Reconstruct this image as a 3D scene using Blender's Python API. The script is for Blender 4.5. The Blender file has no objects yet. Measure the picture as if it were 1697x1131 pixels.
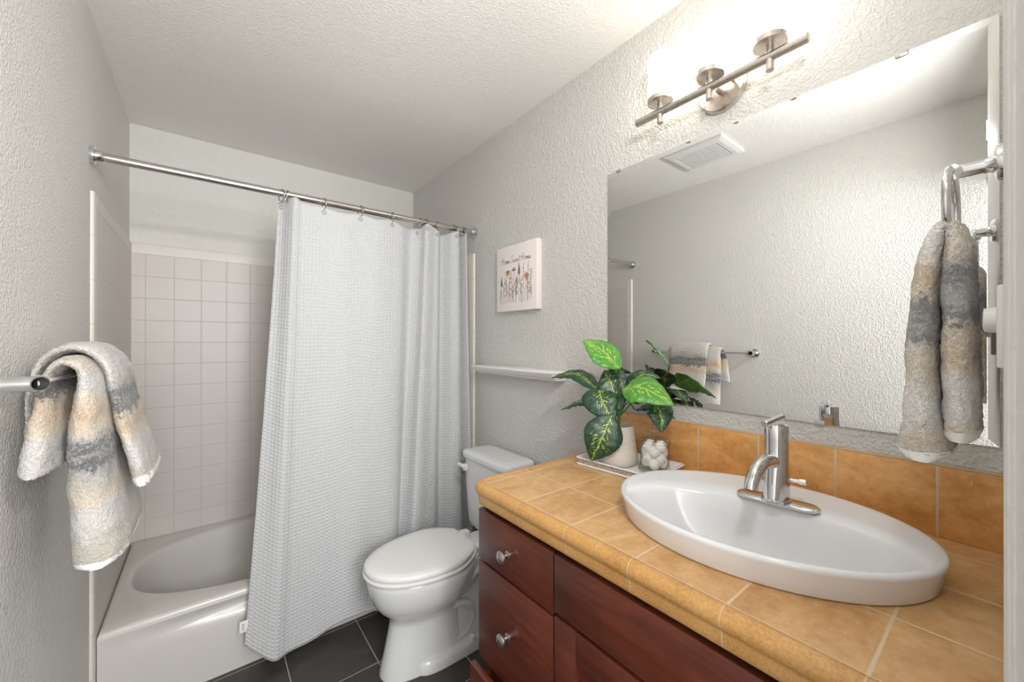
import bpy, bmesh, math, random
from mathutils import Vector, Matrix, noise as mnoise

# ------------------------------------------------------------------ camera
SC = bpy.context.scene
COL = SC.collection
F_PX, YAW, PITCH, ROLL = 649.67, 0.6634, 0.0014, 0.0009
CAM = Vector((0.3051, 0.0, 1.333))
fw = Vector((math.sin(YAW) * math.cos(PITCH), math.cos(YAW) * math.cos(PITCH), math.sin(PITCH)))
r0 = Vector((math.cos(YAW), -math.sin(YAW), 0))
u0 = r0.cross(fw)
rr = math.cos(ROLL) * r0 + math.sin(ROLL) * u0
uu = -math.sin(ROLL) * r0 + math.cos(ROLL) * u0
cd = bpy.data.cameras.new('camera')
cam = bpy.data.objects.new('camera', cd)
COL.objects.link(cam)
cd.sensor_width = 36.0
cd.lens = F_PX / 1697 * 36.0
cd.clip_start = 0.01
M = Matrix((rr, uu, -fw)).transposed().to_4x4()
M.translation = CAM
cam.matrix_world = M
SC.camera = cam

# ------------------------------------------------------------------ light
world = bpy.data.worlds.new('world')
SC.world = world
world.use_nodes = True
world.node_tree.nodes['Background'].inputs[0].default_value = (0.97, 0.985, 1.0, 1)
world.node_tree.nodes['Background'].inputs[1].default_value = 0.15
SC.view_settings.view_transform = 'Standard'
SC.view_settings.look = 'None'
SC.view_settings.exposure = 0.30
SC.view_settings.gamma = 1.0
SC.view_settings.use_curve_mapping = False
SC.cycles.max_bounces = 10
SC.cycles.diffuse_bounces = 6
SC.cycles.glossy_bounces = 6
SC.cycles.transmission_bounces = 8
SC.cycles.transparent_max_bounces = 24
SC.cycles.caustics_reflective = True
SC.cycles.caustics_refractive = False


def area(name, loc, target, sx, sy, power, color):
    ld = bpy.data.lights.new(name, 'AREA')
    ld.shape = 'RECTANGLE'
    ld.size, ld.size_y = sx, sy
    ld.energy = power
    ld.color = color
    o = bpy.data.objects.new(name, ld)
    COL.objects.link(o)
    o.location = loc
    o.rotation_euler = (Vector(target) - Vector(loc)).to_track_quat('-Z', 'Y').to_euler()
    return o


# unseen fill light added behind the doorway to brighten the room
area('doorway_fill', (0.36, -0.75, 1.45), (0.75, 2.0, 1.25), 0.72, 1.7, 24.0, (1.0, 0.99, 0.98))
# second added fill panel farther back, for more even walls
area('hall_fill', (0.45, -1.2, 1.70), (0.45, 2.0, 1.6), 0.5, 0.5, 24.0, (1.0, 0.99, 0.98))
# small added fill light above the camera for sink, counter and ring towel
area('overhead_fill', (0.68, 0.015, 2.02), (0.95, 1.3, 2.0), 0.3, 0.06, 9.0, (1.0, 0.99, 0.98))
LAMP = 7.5            # radiance of the three glass shades of the vanity light

# ------------------------------------------------------------------ helpers
W, D, H = 1.524, 2.759, 2.44
YT = 1.905             # front edge of the tub tile
ZC = 0.924             # counter top


def mat(name):
    m = bpy.data.materials.new(name)
    m.use_nodes = True
    return m, m.node_tree, m.node_tree.nodes['Principled BSDF']


def setin(b, **k):
    for n, v in k.items():
        b.inputs[n.replace('_', ' ')].default_value = v


class N:
    """small node-graph helper"""
    def __init__(s, nt):
        s.nt = nt

    def new(s, t, **k):
        n = s.nt.nodes.new(t)
        for a, v in k.items():
            setattr(n, a, v)
        return n

    def link(s, a, b):
        s.nt.links.new(a, b)

    def put(s, sock, v):
        if isinstance(v, bpy.types.NodeSocket):
            s.link(v, sock)
        else:
            sock.default_value = v

    def math(s, op, a, b=None, c=None):
        n = s.new('ShaderNodeMath', operation=op)
        s.put(n.inputs[0], a)
        if b is not None:
            s.put(n.inputs[1], b)
        if c is not None:
            s.put(n.inputs[2], c)
        return n.outputs[0]

    def smooth(s, v, lo, hi, a=0.0, b=1.0):
        n = s.new('ShaderNodeMapRange', interpolation_type='SMOOTHSTEP')
        s.put(n.inputs[0], v)
        n.inputs[1].default_value, n.inputs[2].default_value = lo, hi
        n.inputs[3].default_value, n.inputs[4].default_value = a, b
        return n.outputs[0]

    def coord(s, which='Object'):
        return s.new('ShaderNodeTexCoord').outputs[which]

    def pos(s):
        return s.new('ShaderNodeNewGeometry').outputs['Position']

    def sep(s, v):
        n = s.new('ShaderNodeSeparateXYZ')
        s.link(v, n.inputs[0])
        return n.outputs

    def comb(s, x, y, z):
        n = s.new('ShaderNodeCombineXYZ')
        for i, v in enumerate((x, y, z)):
            s.put(n.inputs[i], v)
        return n.outputs[0]

    def scale(s, v, sc):
        n = s.new('ShaderNodeMapping')
        s.link(v, n.inputs[0])
        n.inputs['Scale'].default_value = sc
        return n.outputs[0]

    def noise(s, v, scale, detail=2.0, rough=0.5, dist=0.0):
        n = s.new('ShaderNodeTexNoise')
        s.link(v, n.inputs['Vector'])
        n.inputs['Scale'].default_value = scale
        n.inputs['Detail'].default_value = detail
        n.inputs['Roughness'].default_value = rough
        n.inputs['Distortion'].default_value = dist
        return n.outputs[0]

    def ramp(s, v, stops):
        n = s.new('ShaderNodeValToRGB')
        s.link(v, n.inputs[0])
        e = n.color_ramp.elements
        while len(e) < len(stops):
            e.new(0.5)
        for i, (p, c) in enumerate(stops):
            e[i].position = p
            e[i].color = (c[0], c[1], c[2], 1)
        return n.outputs[0]

    def mix(s, f, a, b, blend='MIX'):
        n = s.new('ShaderNodeMix', data_type='RGBA', blend_type=blend)
        s.put(n.inputs[0], f)
        for sock, v in ((n.inputs[6], a), (n.inputs[7], b)):
            if isinstance(v, bpy.types.NodeSocket):
                s.link(v, sock)
            else:
                sock.default_value = (v[0], v[1], v[2], 1)
        return n.outputs[2]

    def bump(s, h, strength, dist, normal=None):
        n = s.new('ShaderNodeBump')
        s.link(h, n.inputs['Height'])
        n.inputs['Strength'].default_value = strength
        n.inputs['Distance'].default_value = dist
        if normal is not None:
            s.link(normal, n.inputs['Normal'])
        return n.outputs[0]


def srgb(r, g, b):
    f = lambda c: (c / 255 / 12.92) if c / 255 <= 0.04045 else ((c / 255 + 0.055) / 1.055) ** 2.4
    return (f(r), f(g), f(b))


def link(name, bm, m, parent=None, smooth=35, base=None, **props):
    """one mesh object; geometry in world coordinates, moved to the base of its thing"""
    me = bpy.data.meshes.new(name)
    bmesh.ops.recalc_face_normals(bm, faces=bm.faces[:])
    off = None
    if parent is not None:
        off = Vector(parent.get('_b', (0, 0, 0)))
    elif base is not None:
        off = Vector(base)
    if off is not None:
        bmesh.ops.translate(bm, verts=bm.verts[:], vec=-off)
    bm.to_mesh(me)
    bm.free()
    for mm in (m if isinstance(m, (list, tuple)) else [m]):
        me.materials.append(mm)
    if smooth:
        me.shade_smooth()
        me.set_sharp_from_angle(angle=math.radians(smooth))
    o = bpy.data.objects.new(name, me)
    COL.objects.link(o)
    if parent is not None:
        o.parent = parent
        o['_b'] = tuple(off)
    elif base is not None:
        o.location = base
        o['_b'] = tuple(base)
    for k, v in props.items():
        o[k] = v
    return o


def thing(name, label, cat, loc, group=None):
    o = bpy.data.objects.new(name, None)
    COL.objects.link(o)
    o.location = loc
    o.empty_display_size = 0.05
    o['_b'] = tuple(loc)
    o['label'] = label
    o['category'] = cat
    if group:
        o['group'] = group
    return o


def tag(o, label, cat, group=None, kind=None):
    o['label'] = label
    o['category'] = cat
    if group:
        o['group'] = group
    if kind:
        o['kind'] = kind
    return o


def struct(name, bm, m, label=None, smooth=0):
    o = link(name, bm, m, smooth=smooth)
    o['kind'] = 'structure'
    if label:
        o['label'] = label
    return o


def BM():
    return bmesh.new()


def box(bm, x0, x1, y0, y1, z0, z1, bev=0.0, seg=2):
    vs = [bm.verts.new((x, y, z)) for x in (x0, x1) for y in (y0, y1) for z in (z0, z1)]
    fs = [bm.faces.new([vs[i] for i in f]) for f in
          ((0, 1, 3, 2), (4, 6, 7, 5), (0, 4, 5, 1), (2, 3, 7, 6), (0, 2, 6, 4), (1, 5, 7, 3))]
    if bev > 0:
        es = list({e for f in fs for e in f.edges})
        bmesh.ops.bevel(bm, geom=es, offset=bev, segments=seg, profile=0.5, affect='EDGES')
    return bm


def loft(bm, rings, cap0=True, cap1=True, closed=True):
    R = [[bm.verts.new(p) for p in ring] for ring in rings]
    n = len(R[0])
    for a, b in zip(R, R[1:]):
        for i in range(n if closed else n - 1):
            j = (i + 1) % n
            bm.faces.new((a[i], a[j], b[j], b[i]))
    if cap0:
        bm.faces.new(R[0][::-1])
    if cap1:
        bm.faces.new(R[-1])
    return R


def frame(d):
    d = Vector(d).normalized()
    a = Vector((0, 0, 1)) if abs(d.z) < 0.9 else Vector((1, 0, 0))
    x = a.cross(d).normalized()
    return d, x, d.cross(x).normalized()


def lathe(bm, prof, c=(0, 0, 0), axis=(0, 0, 1), seg=32, cap0=True, cap1=True):
    d, x, y = frame(axis)
    c = Vector(c)
    rings = []
    for r, h in prof:
        rings.append([c + d * h + (x * math.cos(t) + y * math.sin(t)) * r
                      for t in (2 * math.pi * k / seg for k in range(seg))])
    return loft(bm, rings, cap0, cap1)


def tube(bm, pts, r, seg=12, cap=True):
    pts = [Vector(p) for p in pts]
    rad = r if isinstance(r, (list, tuple)) else [r] * len(pts)
    rings = []
    px = None
    for i, p in enumerate(pts):
        t = (pts[min(i + 1, len(pts) - 1)] - pts[max(i - 1, 0)]).normalized()
        if px is None:
            _, x, y = frame(t)
        else:
            x = (px - t * px.dot(t)).normalized()
            y = t.cross(x)
        px = x
        rings.append([p + (x * math.cos(a) + y * math.sin(a)) * rad[i]
                      for a in (2 * math.pi * k / seg for k in range(seg))])
    return loft(bm, rings, cap, cap)


def torus(bm, c, axis, R, r, seg=32, rs=10, a0=0, a1=2 * math.pi):
    d, x, y = frame(axis)
    c = Vector(c)
    full = abs(a1 - a0 - 2 * math.pi) < 1e-6
    n = seg + (0 if full else 1)
    rings = []
    for k in range(n):
        t = a0 + (a1 - a0) * k / seg
        q = x * math.cos(t) + y * math.sin(t)
        rings.append([c + q * (R + r * math.cos(b)) + d * r * math.sin(b)
                      for b in (2 * math.pi * j / rs for j in range(rs))])
    if full:
        R_ = loft(bm, rings, False, False)
        a, b = R_[-1], R_[0]
        for i in range(rs):
            j = (i + 1) % rs
            bm.faces.new((a[i], a[j], b[j], b[i]))
    else:
        loft(bm, rings)


def bez(pts, n):
    """Catmull-Rom through points"""
    P = [Vector(p) for p in pts]
    P = [P[0] * 2 - P[1]] + P + [P[-1] * 2 - P[-2]]
    out = []
    for i in range(1, len(P) - 2):
        for k in range(n):
            t = k / n
            a, b, c, d = P[i - 1], P[i], P[i + 1], P[i + 2]
            out.append(0.5 * ((2 * b) + (c - a) * t + (2 * a - 5 * b + 4 * c - d) * t * t + (3 * b - a - 3 * c + d) * t ** 3))
    out.append(P[-2].copy())
    return out


def interp(tab, s):
    """tab: list of (s, v...) -> smooth interpolation"""
    if s <= tab[0][0]:
        return tab[0][1:]
    for a, b in zip(tab, tab[1:]):
        if s <= b[0]:
            t = (s - a[0]) / (b[0] - a[0])
            t = t * t * (3 - 2 * t)
            return tuple(p + (q - p) * t for p, q in zip(a[1:], b[1:]))
    return tab[-1][1:]


def selli(cx, cy, a, b, n, p=2.0, rot=0.0, z=0.0):
    out = []
    c, s = math.cos(rot), math.sin(rot)
    for k in range(n):
        t = 2 * math.pi * k / n
        x = a * math.copysign(abs(math.cos(t)) ** (2 / p), math.cos(t))
        y = b * math.copysign(abs(math.sin(t)) ** (2 / p), math.sin(t))
        out.append(Vector((cx + c * x - s * y, cy + s * x + c * y, z)))
    return out


# ------------------------------------------------------------------ materials
def m_paint(name, col, scale, strength, dist, rough=0.75, clump=0.0):
    m, nt, b = mat(name)
    g = N(nt)
    p = g.pos()
    h = g.noise(p, scale, 2.0, 0.55)
    h = g.smooth(h, 0.36, 0.66)
    if clump:
        k = g.noise(p, scale * 0.42, 2.0, 0.5)
        h = g.math('ADD', h, g.math('MULTIPLY', g.smooth(k, 0.45, 0.6), clump))
    c = g.mix(g.noise(p, 2.5, 3.0), tuple(x * 0.97 for x in col), tuple(x * 1.02 for x in col))
    g.link(c, b.inputs['Base Color'])
    b.inputs['Roughness'].default_value = rough
    g.link(g.bump(h, strength, dist), b.inputs['Normal'])
    return m


WALLC = (0.725, 0.717, 0.69)
M_wall = m_paint('painted_textured_drywall', WALLC, 150, 0.55, 0.0022, 0.6, 0.5)
M_wall2 = m_paint('darkened_knockdown_drywall', (0.61, 0.602, 0.578), 130, 0.65, 0.0026, 0.55, 0.7)  # same paint as the other walls, darkened to offset the light falling here
M_ceil = m_paint('popcorn_ceiling_paint', (0.87, 0.86, 0.835), 170, 0.42, 0.0024, 0.85, 0.5)


def m_plain(name, col, rough=0.5, metal=0.0, **k):
    m, nt, b = mat(name)
    b.inputs['Base Color'].default_value = (*col, 1)
    b.inputs['Roughness'].default_value = rough
    b.inputs['Metallic'].default_value = metal
    for n, v in k.items():
        b.inputs[n.replace('_', ' ')].default_value = v
    return m


def m_metal(name, col, rough, aniso_scale=None):
    m, nt, b = mat(name)
    g = N(nt)
    b.inputs['Metallic'].default_value = 1.0
    h = g.noise(g.coord(), 60, 2.0)
    g.link(g.mix(h, tuple(x * 0.94 for x in col), col), b.inputs['Base Color'])
    g.link(g.smooth(h, 0.3, 0.7, rough * 0.85, rough * 1.2), b.inputs['Roughness'])
    return m


M_chrome = m_metal('polished_chrome', (0.72, 0.72, 0.73), 0.10)
M_nickel = m_metal('brushed_nickel', (0.66, 0.61, 0.56), 0.30)
M_knob = m_metal('satin_nickel', (0.62, 0.60, 0.58), 0.28)
M_rod = m_metal('satin_steel', (0.62, 0.60, 0.575), 0.22)
M_dark = m_plain('dark_hollow', (0.02, 0.02, 0.02), 0.8)
M_porcelain = m_plain('white_porcelain', (0.70, 0.71, 0.72), 0.12, Coat_Weight=0.3, Coat_Roughness=0.05)
M_sink = m_plain('white_vitreous_china', (0.74, 0.75, 0.77), 0.12, Coat_Weight=0.3, Coat_Roughness=0.05)
M_tub = m_plain('bone_enamel', (0.61, 0.595, 0.565), 0.34, Coat_Weight=0.3, Coat_Roughness=0.08)
M_plastic = m_plain('white_plastic', (0.75, 0.75, 0.74), 0.35)
M_shelf = m_plain('white_painted_wood', (0.78, 0.765, 0.755), 0.35)
M_gap = m_plain('dark_gap', (0.012, 0.006, 0.005), 0.8)


def m_walltile(name, axis, off, pitch, zoff, zpitch, col, grout, gw=0.0035):
    m, nt, b = mat(name)
    g = N(nt)
    x, y, z = g.sep(g.pos())
    a = x if axis == 'x' else y
    da = g.math('PINGPONG', g.math('SUBTRACT', a, off - 10 * pitch), pitch / 2)
    dz = g.math('PINGPONG', g.math('SUBTRACT', z, zoff - 20 * zpitch), zpitch / 2)
    d = g.math('MINIMUM', da, dz)
    mask = g.smooth(d, gw * 0.35, gw * 0.65)
    pillow = g.smooth(d, gw * 0.3, gw * 1.6)
    tone = g.noise(g.pos(), 9.0, 1.0)
    c = g.mix(tone, tuple(v * 0.97 for v in col), tuple(v * 1.02 for v in col))
    g.link(g.mix(mask, grout, c), b.inputs['Base Color'])
    g.link(g.smooth(mask, 0, 1, 0.6, 0.42), b.inputs['Roughness'])
    g.link(g.bump(pillow, 0.35, 0.0010), b.inputs['Normal'])
    return m


TILEC = (0.62, 0.58, 0.555)
GROUT = (0.72, 0.66, 0.59)
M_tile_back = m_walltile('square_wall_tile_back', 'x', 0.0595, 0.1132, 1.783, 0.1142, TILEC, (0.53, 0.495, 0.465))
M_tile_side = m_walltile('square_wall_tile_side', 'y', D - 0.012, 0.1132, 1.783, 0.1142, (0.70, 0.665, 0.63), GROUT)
M_bull = m_walltile('bullnose_tile_top', 'x', 0.095, 0.150, 1.0, 9.0, (0.74, 0.70, 0.67), (0.80, 0.74, 0.66))
M_bull_side = m_walltile('bullnose_tile_side', 'y', D - 0.05, 0.150, 1.0, 9.0, (0.74, 0.70, 0.66), GROUT)
M_bull_vert = m_walltile('bullnose_tile_edge', 'y', 0.0, 9.0, 1.69, 0.150, (0.76, 0.73, 0.68), (0.66, 0.60, 0.5))


def m_floor():
    m, nt, b = mat('charcoal_floor_tile')
    g = N(nt)
    x, y, z = g.sep(g.pos())
    P = 0.303
    dx = g.math('PINGPONG', g.math('SUBTRACT', x, 0.873 - 10 * P), P / 2)
    dy = g.math('PINGPONG', g.math('SUBTRACT', y, 1.625 - 10 * P), P / 2)
    d = g.math('MINIMUM', dx, dy)
    mask = g.smooth(d, 0.0013, 0.0022)
    n1 = g.noise(g.pos(), 14.0, 5.0, 0.6)
    c = g.ramp(n1, [(0.25, (0.034, 0.030, 0.027)), (0.6, (0.050, 0.046, 0.042)), (0.8, (0.068, 0.062, 0.056))])
    g.link(g.mix(mask, (0.40, 0.34, 0.27), c), b.inputs['Base Color'])
    g.link(g.smooth(n1, 0.3, 0.7, 0.42, 0.55), b.inputs['Roughness'])
    h = g.math('ADD', g.math('MULTIPLY', g.smooth(d, 0.001, 0.004), 1.0), g.math('MULTIPLY', n1, 0.4))
    g.link(g.bump(h, 0.4, 0.002), b.inputs['Normal'])
    return m


M_floor = m_floor()


def m_travertine(name, joints=None, dark=1.0, horizontal=False, tint=(1, 1, 1), grout=(0.66, 0.50, 0.33)):
    """joints: list of (axis, offset, pitch, from_axis_min, from_axis_max)"""
    m, nt, b = mat(name)
    g = N(nt)
    p = g.pos()
    ps = g.scale(p, (1.0, 1.0, 2.2) if horizontal else (1.0, 1.6, 1.0))
    n1 = g.noise(ps, 9.0, 6.0, 0.62, 0.6)
    n2 = g.noise(p, 55.0, 4.0, 0.65)
    f = g.math('ADD', g.math('MULTIPLY', n1, 0.7), g.math('MULTIPLY', n2, 0.3))
    base = g.ramp(f, [(0.30, tuple(v * dark * k for k, v in zip(tint, (0.41, 0.215, 0.080)))),
                      (0.46, tuple(v * dark * k for k, v in zip(tint, (0.55, 0.315, 0.130)))),
                      (0.58, tuple(v * dark * k for k, v in zip(tint, (0.64, 0.40, 0.190)))),
                      (0.72, tuple(v * dark * k for k, v in zip(tint, (0.72, 0.50, 0.285))))])
    pits = g.smooth(g.noise(g.scale(p, (1, 1.7, 1)), 120.0, 3.0, 0.6), 0.66, 0.72)
    zone = g.smooth(g.noise(p, 11.0, 2.0), 0.42, 0.6)
    pit = g.math('MULTIPLY', pits, zone)
    c = g.mix(g.math('MULTIPLY', pit, 0.75), base, tuple(v * dark for v in (0.84, 0.68, 0.46)))
    rough = 0.42
    if joints:
        xyz = g.sep(p)
        d = None
        for ax, off, pitch, gw in joints:
            v = xyz['xyz'.index(ax)]
            q = g.math('PINGPONG', g.math('SUBTRACT', v, off - 20 * pitch), pitch / 2)
            q = g.math('SUBTRACT', q, g.math('MULTIPLY', g.noise(p, 80.0, 2.0), gw * 0.7))
            q = g.math('SUBTRACT', q, gw * 0.2)
            d = q if d is None else g.math('MINIMUM', d, q)
        mask = g.smooth(d, 0.0, 0.0012)
        c = g.mix(mask, grout, c)
        hh = g.math('SUBTRACT', g.smooth(d, 0.0, 0.004), g.math('MULTIPLY', pit, 0.3))
    else:
        hh = g.math('SUBTRACT', n2, g.math('MULTIPLY', pit, 0.3))
    g.link(c, b.inputs['Base Color'])
    b.inputs['Roughness'].default_value = rough
    g.link(g.bump(hh, 0.35, 0.0015), b.inputs['Normal'])
    return m


M_ctop = m_travertine('travertine_counter_tile', [('x', 0.945, 0.165, 0.0028), ('y', 0.110, 0.165, 0.0028)])
M_splash = m_travertine('travertine_backsplash_tile', [('y', 0.0985, 0.1685, 0.0030)], dark=1.12, horizontal=True, tint=(1.08, 0.94, 0.72))


def m_nosing():
    m, nt, b = mat('glazed_edge_tile')
    g = N(nt)
    p = g.pos()
    n2 = g.noise(p, 220.0, 4.0, 0.7)
    n1 = g.noise(p, 14.0, 3.0, 0.6)
    f = g.math('ADD', g.math('MULTIPLY', n1, 0.35), g.math('MULTIPLY', n2, 0.65))
    c = g.ramp(f, [(0.32, (0.36, 0.175, 0.05)), (0.5, (0.53, 0.285, 0.095)), (0.7, (0.63, 0.38, 0.155))])
    xyz = g.sep(p)
    q = g.math('PINGPONG', g.math('SUBTRACT', xyz[1], 0.110 - 20 * 0.165), 0.165 / 2)
    mask = g.smooth(q, 0.0005, 0.0015)
    g.link(g.mix(mask, (0.62, 0.43, 0.24), c), b.inputs['Base Color'])
    b.inputs['Roughness'].default_value = 0.38
    g.link(g.bump(n2, 0.25, 0.001), b.inputs['Normal'])
    return m


M_nose = m_nosing()


def m_wood():
    m, nt, b = mat('cherry_stained_wood')
    g = N(nt)
    p = g.coord()
    g1 = g.noise(g.scale(p, (30, 3.0, 30)), 1.6, 6.0, 0.62, 0.4)
    g2 = g.noise(g.scale(p, (260, 12.0, 260)), 1.0, 3.0, 0.6)
    blot = g.noise(p, 5.0, 3.0, 0.6)
    f = g.math('ADD', g.math('ADD', g.math('MULTIPLY', g1, 0.5), g.math('MULTIPLY', g2, 0.15)), g.math('MULTIPLY', blot, 0.35))
    c = g.ramp(f, [(0.32, (0.046, 0.0095, 0.005)), (0.5, (0.094, 0.019, 0.009)), (0.66, (0.160, 0.037, 0.015)), (0.8, (0.26, 0.075, 0.03))])
    g.link(c, b.inputs['Base Color'])
    setin(b, Roughness=0.36, Coat_Weight=0.25, Coat_Roughness=0.25)
    g.link(g.bump(g2, 0.08, 0.0006), b.inputs['Normal'])
    return m


M_wood = m_wood()


def m_curtain():
    m, nt, b = mat('white_waffle_weave')
    g = N(nt)
    uv = g.new('ShaderNodeUVMap').outputs[0]
    u, v, _ = g.sep(uv)
    P = 0.0155
    du = g.math('PINGPONG', u, P / 2)
    dv = g.math('PINGPONG', v, P / 2)
    # little raised pillows in a grid
    h = g.math('MULTIPLY', g.smooth(du, 0.0012, P / 2), g.smooth(dv, 0.0012, P / 2))
    fine = g.noise(uv, 900.0, 2.0)
    hem = g.smooth(v, 0.0, 0.045)           # plain band along the top
    hem = g.math('GREATER_THAN', v, 0.050)
    h = g.math('MULTIPLY', h, hem)
    hh = g.math('ADD', h, g.math('MULTIPLY', fine, 0.12))
    c = g.mix(h, (0.51, 0.52, 0.53), (0.60, 0.61, 0.62))
    g.link(c, b.inputs['Base Color'])
    setin(b, Roughness=0.8, Sheen_Weight=0.15)
    g.link(g.bump(hh, 0.65, 0.004), b.inputs['Normal'])
    return m


M_curtain = m_curtain()


def m_towel(name, stops, lo, hi):
    """stops in metres along the towel from the bar (front positive)"""
    m, nt, b = mat(name)
    g = N(nt)
    uv = g.new('ShaderNodeUVMap').outputs[0]
    p = g.coord()
    s, t, _ = g.sep(uv)
    wob = g.math('SUBTRACT', g.noise(p, 16.0, 4.0, 0.7), 0.5)
    fine = g.math('SUBTRACT', g.noise(p, 130.0, 3.0, 0.7), 0.5)
    s2 = g.math('ADD', s, g.math('ADD', g.math('MULTIPLY', wob, 0.075), g.math('MULTIPLY', fine, 0.075)))
    k = g.math('DIVIDE', g.math('SUBTRACT', s2, lo), hi - lo)
    c = g.ramp(k, [((q - lo) / (hi - lo), col) for q, col in stops])
    terry = g.noise(p, 420.0, 2.0, 0.6)
    terry2 = g.noise(p, 190.0, 2.0, 0.6)
    hh = g.math('ADD', terry, g.math('MULTIPLY', terry2, 1.2))
    c = g.mix(g.smooth(hh, 0.85, 1.35), g.mix(0.22, c, (0.0, 0.0, 0.0)), c)
    g.link(c, b.inputs['Base Color'])
    setin(b, Roughness=0.95, Sheen_Weight=0.35, Sheen_Roughness=0.5)
    g.link(g.bump(hh, 0.9, 0.004), b.inputs['Normal'])
    return m


TW = (0.67, 0.65, 0.625)      # cream white
TB = (0.62, 0.47, 0.335)      # beige
TBL = (0.72, 0.62, 0.50)
TG = (0.40, 0.395, 0.39)      # grey
TD = (0.10, 0.10, 0.11)       # charcoal streak
TGB = (0.58, 0.545, 0.48)     # greige
M_hem = m_plain('white_hem', (0.85, 0.84, 0.83), 0.9)
M_towel_a = m_towel('striped_terry_bath', [
    (-0.24, TW), (-0.165, TW), (-0.14, TBL), (-0.10, TB), (-0.085, TBL), (-0.072, TD), (-0.05, TG), (-0.02, TGB), (0.0, TGB),
    (0.02, TBL), (0.04, TW), (0.07, TW), (0.085, TBL), (0.12, TB), (0.155, TBL), (0.175, TG), (0.19, TD), (0.205, TG),
    (0.222, TD), (0.24, TG), (0.27, TGB), (0.30, TBL), (0.32, TW), (0.365, TW), (0.385, TGB), (0.45, TGB)], -0.24, 0.45)
M_towel_b = m_towel('striped_terry_hand', [
    (-0.30, TGB), (-0.10, TW), (-0.02, TGB), (0.01, TW), (0.08, TW), (0.10, TGB), (0.125, TG), (0.14, TD), (0.15, TG),
    (0.17, TD), (0.185, TBL), (0.21, TB), (0.235, TBL), (0.25, TW), (0.30, TW), (0.315, TGB), (0.40, TGB)], -0.30, 0.40)
TW, TGB, TBL, TB, TG, TD = (0.90, 0.88, 0.85), (0.72, 0.68, 0.61), (0.82, 0.72, 0.60), (0.72, 0.56, 0.41), (0.48, 0.475, 0.47), (0.24, 0.24, 0.25)  # same stripe colours lightened to stand in for light missing at the ring
M_towel_c = m_towel('striped_terry_ring', [
    (-0.36, TGB), (-0.31, TBL), (-0.29, TW), (-0.22, TW), (-0.195, TB), (-0.165, TBL), (-0.15, TD), (-0.13, TG), (-0.10, TG), (-0.085, TD), (-0.07, TG), (-0.04, TBL),
    (0.0, TW), (0.05, TW), (0.075, TB), (0.11, TBL), (0.13, TD), (0.155, TG), (0.175, TD), (0.19, TGB),
    (0.22, TBL), (0.26, TW), (0.30, TW), (0.325, TBL), (0.36, TGB), (0.42, TW)], -0.36, 0.42)


def m_leaf(name, dark, mid, speck):
    m, nt, b = mat(name)
    g = N(nt)
    uv = g.new('ShaderNodeUVMap').outputs[0]
    u, v, _ = g.sep(uv)
    av = g.math('ABSOLUTE', v)
    # veins sweep outwards and forwards from the midrib
    w = g.math('SUBTRACT', u, g.math('MULTIPLY', av, 0.35))
    info = g.new('ShaderNodeObjectInfo').outputs['Random']
    vec = g.comb(g.math('ADD', g.math('MULTIPLY', w, 22.0), g.math('MULTIPLY', info, 40.0)), g.math('MULTIPLY', v, 4.0), 0.0)
    n1 = g.noise(vec, 1.0, 3.0, 0.65, 0.5)
    centre = g.smooth(av, 0.05, 0.95, 0.055, -0.06)
    mask = g.smooth(g.math('ADD', n1, centre), 0.605, 0.645)
    edge = g.smooth(av, 0.9, 1.0, 1.0, 0.2)
    mask = g.math('MULTIPLY', mask, edge)
    base = g.mix(g.smooth(g.noise(vec, 0.6, 2.0), 0.35, 0.65), dark, mid)
    vein = g.smooth(av, 0.02, 0.045, 1.0, 0.0)
    c = g.mix(mask, base, speck)
    c = g.mix(g.math('MULTIPLY', vein, 0.7), c, tuple(x * 0.9 for x in speck))
    g.link(c, b.inputs['Base Color'])
    setin(b, Roughness=0.32)
    hv = g.math('PINGPONG', g.math('MULTIPLY', w, 1.0), 0.03)
    g.link(g.bump(hv, 0.35, 0.02), b.inputs['Normal'])
    return m


M_leaf_dark = m_leaf('dark_variegated_leaf', (0.012, 0.045, 0.022), (0.020, 0.070, 0.032), (0.45, 0.62, 0.10))
M_leaf_light = m_leaf('young_lamplit_leaf', (0.055, 0.235, 0.022), (0.11, 0.34, 0.045), (0.52, 0.66, 0.13))  # paler green of young leaves, with lamplight put into the colour
M_stem = m_plain('green_stem', (0.05, 0.13, 0.03), 0.4)


def m_glass():
    """thin clear glass: reflects by Fresnel, otherwise lets light straight through"""
    m = bpy.data.materials.new('clear_glass')
    m.use_nodes = True
    nt = m.node_tree
    g = N(nt)
    nt.nodes.remove(nt.nodes['Principled BSDF'])
    out = nt.nodes['Material Output']
    tr = g.new('ShaderNodeBsdfTransparent')
    tr.inputs[0].default_value = (0.93, 0.965, 0.945, 1)
    gl = g.new('ShaderNodeBsdfGlossy')
    gl.inputs['Roughness'].default_value = 0.03
    lw = g.new('ShaderNodeLayerWeight')
    lw.inputs['Blend'].default_value = 0.5
    fc = lw.outputs['Facing']
    g.link(g.mix(g.smooth(fc, 0.45, 0.95), (0.985, 0.99, 0.985), (0.62, 0.72, 0.66)), tr.inputs[0])
    f5 = g.math('ADD', 0.05, g.math('MULTIPLY', 0.8, g.math('POWER', lw.outputs['Facing'], 4.0)))
    mx = g.new('ShaderNodeMixShader')
    g.link(f5, mx.inputs[0])
    g.link(tr.outputs[0], mx.inputs[1])
    g.link(gl.outputs[0], mx.inputs[2])
    g.link(mx.outputs[0], out.inputs[0])
    return m


M_glass = m_glass()
M_cotton = m_paint('cotton_wool', (0.86, 0.855, 0.84), 260, 0.5, 0.002, 0.95)


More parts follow.
